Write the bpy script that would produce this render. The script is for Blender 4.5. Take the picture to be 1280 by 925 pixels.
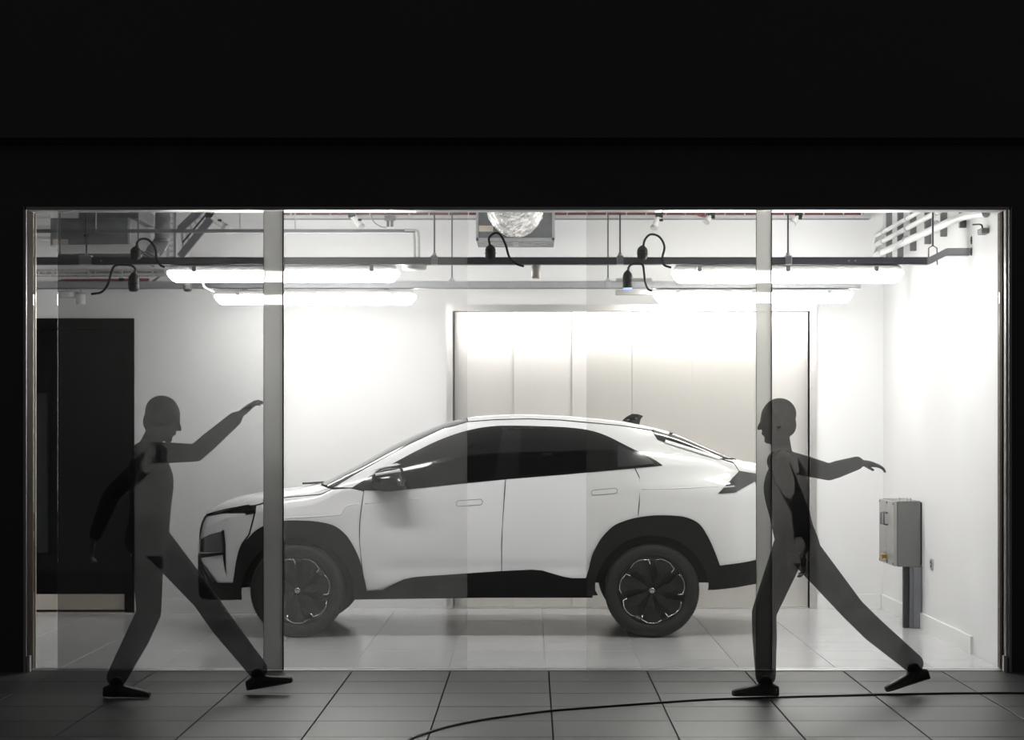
import bpy, bmesh, math, random
import numpy as np
from mathutils import Vector, Matrix
random.seed(7)
for o in list(bpy.data.objects): bpy.data.objects.remove(o)
scene = bpy.context.scene
COL = scene.collection

# ------------------------------------------------------------------ camera
F = 2780.0; CX = 665.0; CY = 537.0; HC = 1.51      # focal length and principal point in pixels of a 1280x925 frame
cam_d = bpy.data.cameras.new('camera'); cam = bpy.data.objects.new('camera', cam_d); COL.objects.link(cam)
cam.location = (0, 0, HC); cam.rotation_euler = (math.pi/2, 0, 0)
cam_d.sensor_width = 36.0; cam_d.sensor_fit = 'HORIZONTAL'; cam_d.lens = 36.0*F/1280.0
cam_d.shift_x = -(CX-640.0)/1280.0; cam_d.shift_y = (CY-462.5)/1280.0
cam_d.clip_end = 200
scene.camera = cam
# ------------------------------------------------------------------ world: night outside
w = bpy.data.worlds.new('night'); scene.world = w; w.use_nodes = True
w.node_tree.nodes['Background'].inputs[0].default_value = (1.0, 1.0, 1.0, 1)
w.node_tree.nodes['Background'].inputs[1].default_value = 0.06
LAMP = 50.0            # emission of the four batten diffusers
vs = scene.view_settings
vs.view_transform = 'Standard'; vs.look = 'None'; vs.exposure = 0.0; vs.gamma = 1.0; vs.use_curve_mapping = False
scene.cycles.transparent_max_bounces = 32
scene.cycles.max_bounces = 10

# ------------------------------------------------------------------ helpers
def at(u, v, d): return ((u-CX)*d/F, HC-(v-CY)*d/F)
def AX(u, d): return (u-CX)*d/F
def AZ(v, d): return HC-(v-CY)*d/F

MATS = {}
def mat(name, col, rough=0.5, metal=0.0, var=0.06, scale=6.0, bump=0.0, coat=0.0, spec=0.5, rnd=0.0, stretch=(1,1,1), trans=0.0):
    if name in MATS: return MATS[name]
    m = bpy.data.materials.new(name); m.use_nodes = True
    nt = m.node_tree; b = nt.nodes['Principled BSDF']; L = nt.links
    b.inputs['Roughness'].default_value = rough; b.inputs['Metallic'].default_value = metal
    b.inputs['Coat Weight'].default_value = coat; b.inputs['Coat Roughness'].default_value = 0.04
    b.inputs['Specular IOR Level'].default_value = spec
    tc = nt.nodes.new('ShaderNodeTexCoord'); mp = nt.nodes.new('ShaderNodeMapping'); mp.inputs['Scale'].default_value = stretch
    L.new(tc.outputs['Object'], mp.inputs[0])
    nz = nt.nodes.new('ShaderNodeTexNoise'); nz.inputs['Scale'].default_value = scale; nz.inputs['Detail'].default_value = 5
    L.new(mp.outputs[0], nz.inputs['Vector'])
    hsv = nt.nodes.new('ShaderNodeHueSaturation'); hsv.inputs['Color'].default_value = (*col, 1)
    ma = nt.nodes.new('ShaderNodeMapRange'); ma.inputs['To Min'].default_value = 1-var; ma.inputs['To Max'].default_value = 1+var
    L.new(nz.outputs['Fac'], ma.inputs['Value'])
    if rnd:
        oi = nt.nodes.new('ShaderNodeObjectInfo'); mr = nt.nodes.new('ShaderNodeMapRange')
        mr.inputs['To Min'].default_value = 1-rnd; mr.inputs['To Max'].default_value = 1+rnd
        L.new(oi.outputs['Random'], mr.inputs['Value'])
        mu = nt.nodes.new('ShaderNodeMath'); mu.operation = 'MULTIPLY'
        L.new(ma.outputs[0], mu.inputs[0]); L.new(mr.outputs[0], mu.inputs[1]); L.new(mu.outputs[0], hsv.inputs['Value'])
    else:
        L.new(ma.outputs[0], hsv.inputs['Value'])
    L.new(hsv.outputs[0], b.inputs['Base Color'])
    if bump:
        bp = nt.nodes.new('ShaderNodeBump'); bp.inputs['Strength'].default_value = bump; bp.inputs['Distance'].default_value = 0.01
        L.new(nz.outputs['Fac'], bp.inputs['Height']); L.new(bp.outputs[0], b.inputs['Normal'])
    if trans:
        out = nt.nodes['Material Output']; tr = nt.nodes.new('ShaderNodeBsdfTransparent'); mx = nt.nodes.new('ShaderNodeMixShader')
        mx.inputs[0].default_value = trans
        L.new(b.outputs[0], mx.inputs[1]); L.new(tr.outputs[0], mx.inputs[2]); L.new(mx.outputs[0], out.inputs[0])
    MATS[name] = m
    return m

def glass_mat(name, tint, haze=0.0, gloss=0.06, noise=0.0):
    """thin architectural glass: see-through, a little mirror, a translucent film on its face"""
    m = bpy.data.materials.new(name); m.use_nodes = True; nt = m.node_tree; L = nt.links
    for n in list(nt.nodes):
        if n.type == 'BSDF_PRINCIPLED': nt.nodes.remove(n)
    out = nt.nodes['Material Output']
    tr = nt.nodes.new('ShaderNodeBsdfTransparent'); tr.inputs[0].default_value = (*tint, 1)
    gl = nt.nodes.new('ShaderNodeBsdfGlossy'); gl.inputs['Roughness'].default_value = 0.02
    fr = nt.nodes.new('ShaderNodeFresnel'); fr.inputs[0].default_value = 1.3
    m1 = nt.nodes.new('ShaderNodeMixShader'); L.new(fr.outputs[0], m1.inputs[0]); L.new(tr.outputs[0], m1.inputs[1]); L.new(gl.outputs[0], m1.inputs[2])
    last = m1
    if haze:  # translucent share: imitated ghosting haze on the leaves, frosting on the stile
        tl = nt.nodes.new('ShaderNodeBsdfTranslucent'); tl.inputs[0].default_value = (.82, .82, .80, 1)
        m2 = nt.nodes.new('ShaderNodeMixShader'); L.new(m1.outputs[0], m2.inputs[1]); L.new(tl.outputs[0], m2.inputs[2])
        tc = nt.nodes.new('ShaderNodeTexCoord'); nz = nt.nodes.new('ShaderNodeTexNoise'); nz.inputs['Scale'].default_value = 1.6
        mr = nt.nodes.new('ShaderNodeMapRange'); mr.inputs['To Min'].default_value = haze*.8; mr.inputs['To Max'].default_value = haze*1.2
        L.new(tc.outputs['Object'], nz.inputs['Vector']); L.new(nz.outputs['Fac'], mr.inputs['Value']); L.new(mr.outputs[0], m2.inputs[0])
        last = m2
    L.new(last.outputs[0], out.inputs[0])
    MATS[name] = m
    return m

def emit_mat(name, col, s):
    m = bpy.data.materials.new(name); m.use_nodes = True; nt = m.node_tree
    b = nt.nodes['Principled BSDF']; b.inputs['Base Color'].default_value = (.9, .9, .9, 1)
    b.inputs['Emission Color'].default_value = (*col, 1); b.inputs['Emission Strength'].default_value = s
    MATS[name] = m
    return m

def finish(name, bm, m, parent=None, smooth=False, origin=None, sharp=None):
    """one bmesh -> one linked object; vertices are world coordinates, origin moved to `origin`"""
    bmesh.ops.recalc_face_normals(bm, faces=bm.faces)
    me = bpy.data.meshes.new(name)
    if sharp is not None:
        for e in bm.edges:
            if len(e.link_faces) == 2 and e.calc_face_angle(0) > sharp: e.smooth = False
    for f in bm.faces: f.smooth = smooth
    org = Vector(origin) if origin is not None else Vector((0, 0, 0))
    if parent is not None:
        org = Vector((0, 0, 0))
        q = parent
        while q is not None: org += q.location; q = q.parent
    if org.length: bmesh.ops.translate(bm, verts=bm.verts, vec=-org)
    bm.to_mesh(me); bm.free()
    for mm in (m if isinstance(m, (list, tuple)) else [m]): me.materials.append(mm)
    o = bpy.data.objects.new(name, me); COL.objects.link(o)
    if parent is not None: o.parent = parent
    else: o.location = org
    return o

def thing(name, label, cat, loc, group=None):
    o = bpy.data.objects.new(name, None); COL.objects.link(o); o.location = loc; o.empty_display_size = .1
    return tag(o, label, cat, group)
def tag(o, label, cat, group=None):
    o['label'] = label; o['category'] = cat
    if group: o['group'] = group
    return o
def struct(o, label=None):
    o['kind'] = 'structure'
    if label: o['label'] = label
    return o

def add_box(bm, x0, x1, y0, y1, z0, z1, bev=0.0, seg=2):
    r = bmesh.ops.create_cube(bm, size=1.0); vs_ = r['verts']
    bmesh.ops.scale(bm, vec=(x1-x0, y1-y0, z1-z0), verts=vs_)
    bmesh.ops.translate(bm, vec=((x0+x1)/2, (y0+y1)/2, (z0+z1)/2), verts=vs_)
    if bev:
        es = list({e for v in vs_ for e in v.link_edges})
        bmesh.ops.bevel(bm, geom=es, offset=bev, segments=seg, affect='EDGES', profile=.5)
def box(name, m, x0, x1, y0, y1, z0, z1, parent=None, bev=0.0, origin=None):
    bm = bmesh.new(); add_box(bm, x0, x1, y0, y1, z0, z1, bev)
    return finish(name, bm, m, parent, False, origin)

def catmull(pts, n=8):
    pts = [Vector(p) for p in pts]
    P = [pts[0]*2-pts[1]] + pts + [pts[-1]*2-pts[-2]]
    out = []
    for i in range(1, len(P)-2):
        a, b, c, d = P[i-1], P[i], P[i+1], P[i+2]
        for k in range(n):
            t = k/n
            out.append(.5*((2*b)+(-a+c)*t+(2*a-5*b+4*c-d)*t*t+(-a+3*b-3*c+d)*t**3))
    out.append(pts[-1]); return out

def add_tube(bm, path, rad, n=8, cap=True):
    path = [Vector(p) for p in path]
    rads = rad if isinstance(rad, (list, tuple)) else [rad]*len(path)
    rings = []; up = None
    for i, p in enumerate(path):
        t = (path[min(i+1, len(path)-1)]-path[max(i-1, 0)]).normalized()
        if up is None:
            up = t.orthogonal().normalized()
        up = (up - t*up.dot(t))
        if up.length < 1e-6: up = t.orthogonal()
        up.normalize(); s = t.cross(up)
        rings.append([bm.verts.new(p+(up*math.cos(2*math.pi*k/n)+s*math.sin(2*math.pi*k/n))*rads[i]) for k in range(n)])
    for a, b in zip(rings, rings[1:]):
        for k in range(n): bm.faces.new((a[k], a[(k+1) % n], b[(k+1) % n], b[k]))
    if cap:
        bm.faces.new(rings[0][::-1]); bm.faces.new(rings[-1])
def tube(name, m, path, rad, parent=None, n=8, smooth=True, origin=None, sharp=.9):
    bm = bmesh.new(); add_tube(bm, path, rad, n)
    return finish(name, bm, m, parent, smooth, origin, sharp)

def add_prism_y(bm, pts, y0, y1):
    """polygon of (x, z) pulled from y0 to y1"""
    a = [bm.verts.new((p[0], y0, p[1])) for p in pts]; b = [bm.verts.new((p[0], y1, p[1])) for p in pts]
    bm.faces.new(a); bm.faces.new(b[::-1])
    n = len(pts)
    for i in range(n): bm.faces.new((a[i], b[i], b[(i+1) % n], a[(i+1) % n]))

def add_lathe_y(bm, prof, c, n=48, close=False):
    """profile of (radius, y) turned about the y axis through c"""
    rings = []
    for r, y in prof:
        if r < 1e-5: rings.append([bm.verts.new((c[0], c[1]+y, c[2]))])
        else: rings.append([bm.verts.new((c[0]+r*math.cos(2*math.pi*k/n), c[1]+y, c[2]+r*math.sin(2*math.pi*k/n))) for k in range(n)])
    pr = list(zip(rings, rings[1:])) + ([(rings[-1], rings[0])] if close else [])
    for a, b in pr:
        for k in range(n):
            k2 = (k+1) % n
            if len(a) == 1 and len(b) == 1: continue
            if len(a) == 1: bm.faces.new((a[0], b[k], b[k2]))
            elif len(b) == 1: bm.faces.new((a[k], b[0], a[k2]))
            else: bm.faces.new((a[k], b[k], b[k2], a[k2]))
def add_lathe_z(bm, prof, c, n=24):
    rings = []
    for r, z in prof:
        if r < 1e-5: rings.append([bm.verts.new((c[0], c[1], c[2]+z))])
        else: rings.append([bm.verts.new((c[0]+r*math.cos(2*math.pi*k/n), c[1]+r*math.sin(2*math.pi*k/n), c[2]+z)) for k in range(n)])
    for a, b in zip(rings, rings[1:]):
        for k in range(n):
            k2 = (k+1) % n
            if len(a) == 1: bm.faces.new((a[0], b[k], b[k2]))
            elif len(b) == 1: bm.faces.new((a[k], b[0], a[k2]))
            else: bm.faces.new((a[k], b[k], b[k2], a[k2]))

def copy_tree(o, parent=None, loc=None):
    c = o.copy(); COL.objects.link(c); c.parent = parent
    if loc is not None: c.location = loc
    for ch in list(o.children): copy_tree(ch, c)
    return c

# ------------------------------------------------------------------ materials
M_wall = mat('white_painted_wall', (.77, .77, .77), .55, var=.015, scale=2.0, bump=.02)
M_ceil = mat('ceiling_paint', (.74, .74, .75), .7, var=.03, scale=2)
M_floor_in = mat('pale_polished_tile', (.58, .58, .59), .16, var=.03, scale=3, spec=.5, rnd=.02)
M_tile = mat('dark_slate_tile', (.105, .105, .108), .42, var=.16, scale=7, bump=.08, rnd=.10, stretch=(.6, 9, 1))
M_grout = mat('dark_grout', (.015, .015, .015), .9)
M_grout_in = mat('pale_grout', (.36, .36, .36), .7)
M_facade = mat('black_facade_panel', (.034, .034, .035), .55, var=.1, scale=1.5)
M_facade_d = mat('recess_shade_black', (.006, .006, .006), .7)
M_alu = mat('brushed_aluminium', (.55, .55, .56), .35, .9, var=.05, scale=20)
M_alu_dull = mat('anodised_grey_trim', (.30, .30, .31), .5, .3)
M_brown = mat('brown_timber_lining', (.05, .031, .016), .75, spec=.12, var=.2, scale=12, stretch=(8, 8, .6))
M_white = mat('white_powder_coat', (.82, .82, .81), .4, var=.02)
M_steel = mat('brushed_stainless_lift', (.86, .835, .80), .24, .55, var=.03, scale=30, stretch=(1, 1, .03), bump=.01)
M_steel_frame = mat('lift_frame_steel', (.70, .68, .66), .3, .8)
M_black = mat('black_painted_door', (.004, .004, .0045), .35, var=.1, scale=4, spec=.10)
M_black_frame = mat('black_door_frame', (.003, .003, .003), .5, spec=.08)
M_cream = mat('satin_kick_plate', (.60, .55, .49), .35, .35, var=.04, scale=14)
M_glass_clear = glass_mat('clear_glass', (.97, .975, .97))
M_glass_A = glass_mat('smoked_glass_leaf', (.70, .70, .70), .008)
M_glass_B = glass_mat('hazed_glass_leaf', (.95, .95, .95), .055)  # veil painted into the glass for the soft ghosting over it
M_glass_C = glass_mat('lightly_hazed_glass_leaf', (.92, .92, .91), .012)  # fainter painted veil, same imitated ghosting
M_stile = glass_mat('frosted_stile', (.45, .45, .45), .55)
M_silicone = mat('grey_silicone', (.10, .10, .09), .6)

# ------------------------------------------------------------------ the room
DG = 13.95                 # facade glass line
DB = 18.78                 # back wall
DL = 18.25                 # back wall, left part that stands forward
XR = 2.965; XL = -4.9; ZC = 3.75
XS = -2.12                 # where the forward part of the back wall ends

def tiles(parent, m, x_edges, y_edges, z, gap, thick, name='tile'):
    cache = {}
    for i in range(len(x_edges)-1):
        for j in range(len(y_edges)-1):
            sx = round(x_edges[i+1]-x_edges[i], 4); sy = round(y_edges[j+1]-y_edges[j], 4)
            if (sx, sy) not in cache:
                bm = bmesh.new(); hx = sx/2-gap/2; hy = sy/2-gap/2
                add_box(bm, -hx, hx, -hy, hy, -thick, 0, .0)
                top = [e for e in bm.edges if all(abs(v.co.z) < 1e-5 for v in e.verts)]
                bmesh.ops.bevel(bm, geom=top, offset=.0015, segments=1, affect='EDGES')
                me = bpy.data.meshes.new(name); bm.to_mesh(me); bm.free(); me.materials.append(m); cache[(sx, sy)] = me
            o = bpy.data.objects.new(name, cache[(sx, sy)]); COL.objects.link(o); o.parent = parent
            o.location = ((x_edges[i]+x_edges[i+1])/2, (y_edges[j]+y_edges[j+1])/2, z+random.uniform(-.0004, .0004))

floor = struct(box('floor', M_grout_in, XL, XR+.1, DG+.02, DB+.25, -.12, -.004), 'pale glossy tiled floor of the lit bay')
xe = [XL] + [-4.214+.614*k for k in range(12)] ; xe = [x for x in xe if x < XR-.1] + [XR]
ye = [DG+.03] + [DG+.03+.60*k for k in range(1, 8)] + [DB+.2]
tiles(floor, M_floor_in, xe, ye, 0, .003, .05)
ground = struct(box('floor_outside', M_grout, -7.5, 6.5, 4, DG+.02, -.2, -.012), 'dark slate paving in front of the glazed bay')
xe2 = [-4.808+.614*k for k in range(16)]
ye2 = [DG-.02-.6*k for k in range(8, -1, -1)]
tiles(ground, M_tile, xe2, ye2, 0, .008, .03)

struct(box('ceiling', M_ceil, XL-.1, XR+.1, DG+.15, DB+.2, ZC, ZC+.1))
struct(box('wall_left', M_wall, XL-.12, XL, DG+.05, DB+.2, -.1, ZC))
wr = struct(box('wall_right', M_wall, XR, XR+.12, DG+.1, DB+.2, -.1, ZC), 'bright white side wall of the bay')

# lift opening in the back wall
LX0, LX1, LZ1 = AX(566, DB), AX(1012, DB), AZ(389, DB)
bm = bmesh.new()
add_box(bm, XS-.3, LX0, DB, DB+.25, -.1, ZC); add_box(bm, LX1, XR+.05, DB, DB+.25, -.1, ZC)
add_box(bm, LX0, LX1, DB, DB+.25, LZ1, ZC)
struct(finish('wall_back', bm, M_wall), 'white back wall around the steel lift doors')
# forward part with the doorway
DX0, DX1, DZ1 = AX(168, DL)-1.13, AX(168, DL), AZ(398, DL)
bm = bmesh.new()
add_box(bm, XL, DX0, DL, DB+.1, -.1, ZC); add_box(bm, DX1, XS, DL, DB+.1, -.1, ZC); add_box(bm, DX0, DX1, DL, DB+.1, DZ1, ZC)
add_box(bm, DX0, DX1, DL+.22, DB+.1, -.1, DZ1)
struct(finish('wall_back_forward', bm, M_wall), 'white wall standing forward around the black door')

# black door
d1 = box('door_1', M_black_frame, DX1-.075, DX1, DL-.02, DL+.15, 0, DZ1, origin=(DX0, DL, 0)); struct(d1, 'black painted door with a pale kick plate')
box('door_frame', M_black_frame, DX0, DX0+.075, DL-.02, DL+.15, 0, DZ1, d1)
box('door_frame', M_black_frame, DX0+.075, DX1-.075, DL-.02, DL+.15, DZ1-.085, DZ1, d1)
lf = box('door_leaf', M_black, DX0+.08, DX1-.08, DL+.03, DL+.08, .02, DZ1-.09, d1)
box('kick_plate', M_cream, DX0+.10, DX1-.085, DL+.018, DL+.03, .03, AZ(743, DL), d1)
vx1 = AX(60, DL); vz0, vz1 = AZ(692, DL), AZ(491, DL)
box('vision_panel', mat('dark_wired_glass', (.012, .013, .014), .12, spec=.25), vx1-.22, vx1, DL+.02, DL+.03, vz0, vz1, d1, .004)
bm = bmesh.new()
for (a, b, c, e) in ((vx1, vx1+.012, vz0, vz1), (vx1-.232, vx1-.22, vz0, vz1), (vx1-.232, vx1+.012, vz1, vz1+.012), (vx1-.232, vx1+.012, vz0-.012, vz0)):
    add_box(bm, a, b, DL+.012, DL+.03, c, e)
finish('vision_panel_bead', bm, M_black_frame, d1)
box('threshold', M_cream, DX0, DX1, DL-.03, DL+.2, 0, .012, d1)

# lift doors: six steel panels
d2 = box('door_2', M_steel_frame, LX0-.055, LX0, DB-.03, DB+.2, 0, LZ1+.055, origin=((LX0+LX1)/2, DB, 0)); struct(d2, 'wide six-panel stainless steel lift doors')
box('lift_frame', M_steel_frame, LX1, LX1+.055, DB-.03, DB+.2, 0, LZ1+.055, d2)
box('lift_frame', M_steel_frame, LX0, LX1, DB-.03, DB+.2, LZ1, LZ1+.055, d2)
b_ = M_steel.node_tree.nodes['Principled BSDF']; b_.inputs['Anisotropic'].default_value = .92; b_.inputs['Roughness'].default_value = .34
cx3 = M_steel.node_tree.nodes.new('ShaderNodeCombineXYZ'); cx3.inputs[0].default_value = 1.0      # vertical grain
M_steel.node_tree.links.new(cx3.outputs[0], b_.inputs['Tangent'])
pe = [AX(u, DB+.07) for u in (568, 645, 718, 790, 863, 940, 1011)]
offs = [.11, .085, .06, .06, .085, .11]
for k in range(6):
    box('lift_panel', M_steel, pe[k]+.001-(.02 if k in (1, 2) else 0), pe[k+1]-.002+(.02 if k in (3, 4) else 0), DB+offs[k], DB+offs[k]+.022, .006, LZ1+.02, d2, .002)
box('sill_plate', M_steel_frame, LX0, LX1, DB-.0, DB+.22, -.02, .005, d2)

# baseboards
struct(box('baseboard_right', M_white, XR-.018, XR, 14.95, DB, 0, .12))
struct(box('baseboard_back', M_white, LX1+.06, XR-.02, DB-.018, DB, 0, .12))
struct(box('baseboard_back_left', M_white, DX1+.005, XS, DL-.018, DL, 0, .12))

# ------------------------------------------------------------------ facade
FX0, FX1, FZ1 = AX(31, 13.85), AX(1263, 13.85), AZ(260, 13.85)
DF = 13.85
bm = bmesh.new()
add_box(bm, -7.5, FX0, DF, DF+.24, -.1, 4.9); add_box(bm, FX1, 6.5, DF, DF+.24, -.1, 4.9); add_box(bm, FX0, FX1, DF, DF+.24, FZ1, 4.9)
wf = struct(finish('wall_front', bm, M_facade), 'black facade wall around the glazed bay')
zc = AZ(172, 13.74)
cp = struct(box('wall_upper', M_facade, -7.5, 6.5, 13.74, DF, zc, 5.2), 'black upper fascia standing forward of the facade')
box('gap_shade_strip', M_facade_d, -7.5, 6.5, 13.78, DF-.002, zc-.03, zc, cp)  # solid near-black strip, its colour standing in for shade in the groove
t = struct(box('trim_1', M_alu_dull, FX0, FX1, DF-.012, DF+.02, FZ1-.012, FZ1+.006), 'thin grey metal edge round the bay opening')
box('edge_strip', M_alu_dull, FX0-.006, FX0+.010, DF-.012, DF+.02, 0, FZ1+.006, t)
box('edge_strip', M_alu_dull, FX1-.010, FX1+.006, DF-.012, DF+.02, 0, FZ1+.006, t)
t = struct(box('trim_2', M_brown, FX0, FX0+.012, DF+.03, DF+.235, 0, FZ1-.012), 'brown lining of the opening beside the black door')
box('lining_edge', M_cream, FX0+.012, FX0+.018, DF+.225, DF+.24, 0, FZ1-.02, t)
box('guide_block', M_alu, FX0+.012, FX0+.03, DF, DF+.05, 0, .10, t)
t = struct(box('trim_3', M_brown, FX1-.03, FX1-.012, DF+.10, DF+.235, 0, FZ1-.012), 'brown lining of the opening beside the bright wall')
box('lining_edge', M_white, FX1-.022, FX1-.010, DF+.03, DF+.10, 0, FZ1-.012, t)
box('guide_block', M_alu, FX1-.04, FX1-.02, DF, DF+.05, 0, .10, t)
t = struct(box('trim_4', M_white, FX0+.012, FX1-.012, DF+.06, DF+.2, FZ1-.008, FZ1), 'pale head track above the glass leaves')
t = struct(box('trim_5', M_alu, FX0+.012, FX1-.012, DG-.05, DG+.12, -.01, .004), 'flush metal floor track under the glass leaves')

GZ1 = FZ1-.009
def pane(name, m, u0, u1, d, label, thick=.008):
    o = box(name, m, AX(u0, d), AX(u1, d), d, d+thick, .006, GZ1)
    return struct(o, label)
pane('window_1', M_glass_clear, 42, 353, DG+.06, 'clear fixed glass pane in front of the black door')
pane('window_2', M_glass_clear, 355, 961, DG+.06, 'wide clear fixed glass pane in front of the car')
pane('window_3', M_glass_clear, 963, 1249, DG+.06, 'clear fixed glass pane in front of the grey box')
def leaf(name, m, u0, u1, d, label, s0, s1):
    o = pane(name, m, u0, u1, d, label)
    if s0:
        st = box('frosted_stile', M_stile, AX(s0, d), AX(s1, d), d-.016, d-.012, .006, GZ1, o)
        st['label'] = 'frosted grey edge strip'
        box('edge_seal', M_silicone, AX(s1, d)-.003, AX(s1, d)+.003, d-.02, d+.012, .006, GZ1, o)
        box('edge_seal', M_silicone, AX(s0, d)-.0012, AX(s0, d)+.0012, d-.018, d-.010, .006, GZ1, o)
    return o
leaf('door_3', M_glass_A, 72, 355, DG-.01, 'smoked sliding glass leaf with a wide frosted edge', 330, 354)
leaf('door_4', M_glass_B, 356, 584, DG+.02, 'hazy sliding glass leaf in front of the car bonnet', None, None)
leaf('door_5', M_glass_C, 733, 965, DG-.01, 'faintly hazy sliding glass leaf in front of the car tail', 945, 964)

# ------------------------------------------------------------------ the car
CYC = 17.0                                   # depth of the car's centre plane
def interp_smooth(xs, ys):
    xs = np.array(xs, float); ys = np.array(ys, float)
    h = np.diff(xs); dl = np.diff(ys)/h; m = np.zeros_like(xs)
    m[0] = dl[0]; m[-1] = dl[-1]
    for i in range(1, len(xs)-1):
        if dl[i-1]*dl[i] > 0:
            w1 = 2*h[i]+h[i-1]; w2 = h[i]+2*h[i-1]; m[i] = (w1+w2)/(w1/dl[i-1]+w2/dl[i])
    def f(x):
        x = min(max(x, xs[0]), xs[-1]); i = min(int(np.searchsorted(xs, x, 'right'))-1, len(xs)-2); i = max(i, 0)
        t = (x-xs[i])/h[i]; t2 = t*t; t3 = t2*t
        return float((2*t3-3*t2+1)*ys[i]+(t3-2*t2+t)*h[i]*m[i]+(-2*t3+3*t2)*ys[i+1]+(t3-t2)*h[i]*m[i+1])
    return f
_top = [(248.5, 712, 16.85), (249.3, 690, 16.85), (250.5, 672, 16.85), (254, 652, 16.85), (258.5, 642.5, 16.87), (277, 629.5, 16.9), (300.5, 619.5, 16.95),
        (328, 613.5, 17), (354.5, 609.5, 17), (388, 605, 17), (406, 602, 17), (428, 592.3, 17), (451, 580.5, 17), (491.5, 557.7, 17), (532, 538.4, 17),
        (566.7, 526, 17), (605, 519.5, 17), (650, 517.6, 17), (700, 519.5, 17), (777, 526.5, 17), (816.5, 534.4, 17), (838, 540.5, 17), (885.6, 560.5, 17),
        (917.5, 573, 17), (944, 578.5, 17), (952, 584, 17), (957, 598, 16.95), (960, 625, 16.9), (961.5, 665, 16.9)]
_tp = [at(*p) for p in _top]
ztop = interp_smooth([p[0] for p in _tp], [p[1] for p in _tp])
X0 = _tp[0][0]; X1 = _tp[-1][0]
_bp = [at(*p) for p in ((248.5, 738, 16.85), (256, 745, 16.8), (275, 748.5, 16.5), (307, 750, 16.2), (445, 750, 16.15), (747, 744.5, 16.15), (881, 738, 16.2), (928, 731, 16.4), (961.5, 722, 16.85))]
zbot = interp_smooth([p[0] for p in _bp], [p[1] for p in _bp])
_belt = interp_smooth([-2.6, -1.3, -.9, 0, .9, 1.9], [1.06, 1.06, 1.075, 1.14, 1.24, 1.22])
PW = 4.5
def round_in(q, p): 
    q = min(max(q, 0.0), 1.0); return (1-(1-q)**p)**(1/p)
def zb_(x):
    zt = ztop(x); return min(_belt(x), zt-max(.06, min(.15, .35*(zt-zbot(x)))))
def sstep(a, b, x):
    t = min(max((x-a)/(b-a), 0), 1); return t*t*(3-2*t)
def ylow(x, z):
    q = (z-.72)/.5
    y = .885-.045*q*q
    if z < .45: y -= .10*((.45-z)/.2)**2*.5
    y -= .055*sstep(1.00, 1.30, z)*sstep(.6, 1.5, x)
    # shoulder crease at the front wing and at the rear haunch
    zc1 = .885+.06*sstep(-1.40, -1.33, x); m1 = sstep(-2.05, -1.85, x)*(1-sstep(-1.25, -.7, x))
    zc2 = 1.085+.02*(x-.9); m2 = sstep(.6, .9, x)*(1-sstep(1.5, 1.7, x))
    for zc_, m_ in ((zc1, m1), (zc2, m2)):
        dz = z-zc_
        y += m_*.008*(math.exp(-(dz/.09)**2) if dz < 0 else math.exp(-(dz/.05)**2))
    # concave swage low on the doors
    y -= .016*math.exp(-((z-.50)/.055)**2)*sstep(-1.25, -.95, x)*(1-sstep(.25, .5, x))
    return y*round_in((x-X0)/.80, 2.7)*round_in((X1-x)/.62, 2.9)
def sc(x, z):
    zb = zb_(x); zt = ztop(x)
    s = min(max((z-zb)/max(zt-zb, 1e-4), 0), 1); return s, (1-s**PW)**(1/PW)
def Ysurf(x, z):
    zb = zb_(x)
    if z <= zb: return ylow(x, z)
    s, c = sc(x, z)
    return max(0.0, (ylow(x, zb)-.40*(z-zb)))*c
def vpar(x, z):
    zb = zb_(x)
    if z <= zb: return z/zb
    s, c = sc(x, z); return 1+(s-c+1)/2
def zpar(x, v):
    zb = zb_(x)
    if v <= 1: return v*zb
    lo, hi = 0.0, 1.0
    for _ in range(40):
        m_ = (lo+hi)/2
        if 1+(m_-(1-m_**PW)**(1/PW)+1)/2 < v: lo = m_
        else: hi = m_
    return zb+(ztop(x)-zb)*(lo+hi)/2
def P(u, v):
    d = 16.3
    for _ in range(14):
        x, z = at(u, v, d); x = min(max(x, X0), X1)
        z2 = min(z, ztop(x)); y = Ysurf(x, z2); d = .5*d+.5*(CYC-y)
    return (x, min(max(z, zbot(x)), ztop(x)))
def S(u0, u1, n=14):
    """points along the centre-line silhouette"""
    r = []
    for k in range(n+1):
        x = AX(u0+(u1-u0)*k/n, 17.0); x = min(max(x, X0), X1); r.append((x, ztop(x)))
    return r
def arc(cu, cv, r, a0, a1, n=18):
    return [P(cu+r*math.cos(math.radians(a0+(a1-a0)*k/n)), cv-r*math.sin(math.radians(a0+(a1-a0)*k/n))) for k in range(n+1)]
def PP(*pts): return [P(*p) for p in pts]

def dens(poly, step=.03):
    out = []
    for i in range(len(poly)):
        a, b = poly[i], poly[(i+1) % len(poly)]; n = max(1, int(math.hypot(b[0]-a[0], b[1]-a[1])/step))
        for k in range(n): out.append((a[0]+(b[0]-a[0])*k/n, a[1]+(b[1]-a[1])*k/n))
    return out
def inset(poly, d):
    if not d: return poly
    n = len(poly); area = sum(poly[i][0]*poly[(i+1) % n][1]-poly[(i+1) % n][0]*poly[i][1] for i in range(n))
    sg = 1 if area > 0 else -1; out = []
    for i in range(n):
        a, b, c = Vector(poly[i-1]), Vector(poly[i]), Vector(poly[(i+1) % n])
        e1 = (b-a); e2 = (c-b)
        if e1.length < 1e-7 or e2.length < 1e-7: out.append(poly[i]); continue
        e1.normalize(); e2.normalize(); nn = Vector((-(e1.y+e2.y), e1.x+e2.x))
        if nn.length < 1e-6: out.append(poly[i]); continue
        nn.normalize(); q = b+nn*d*sg
        if abs(poly[i][1]-ztop(poly[i][0])) < 1e-6: q = b          # keep points on the centre line
        out.append((q.x, q.y))
    return out
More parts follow.
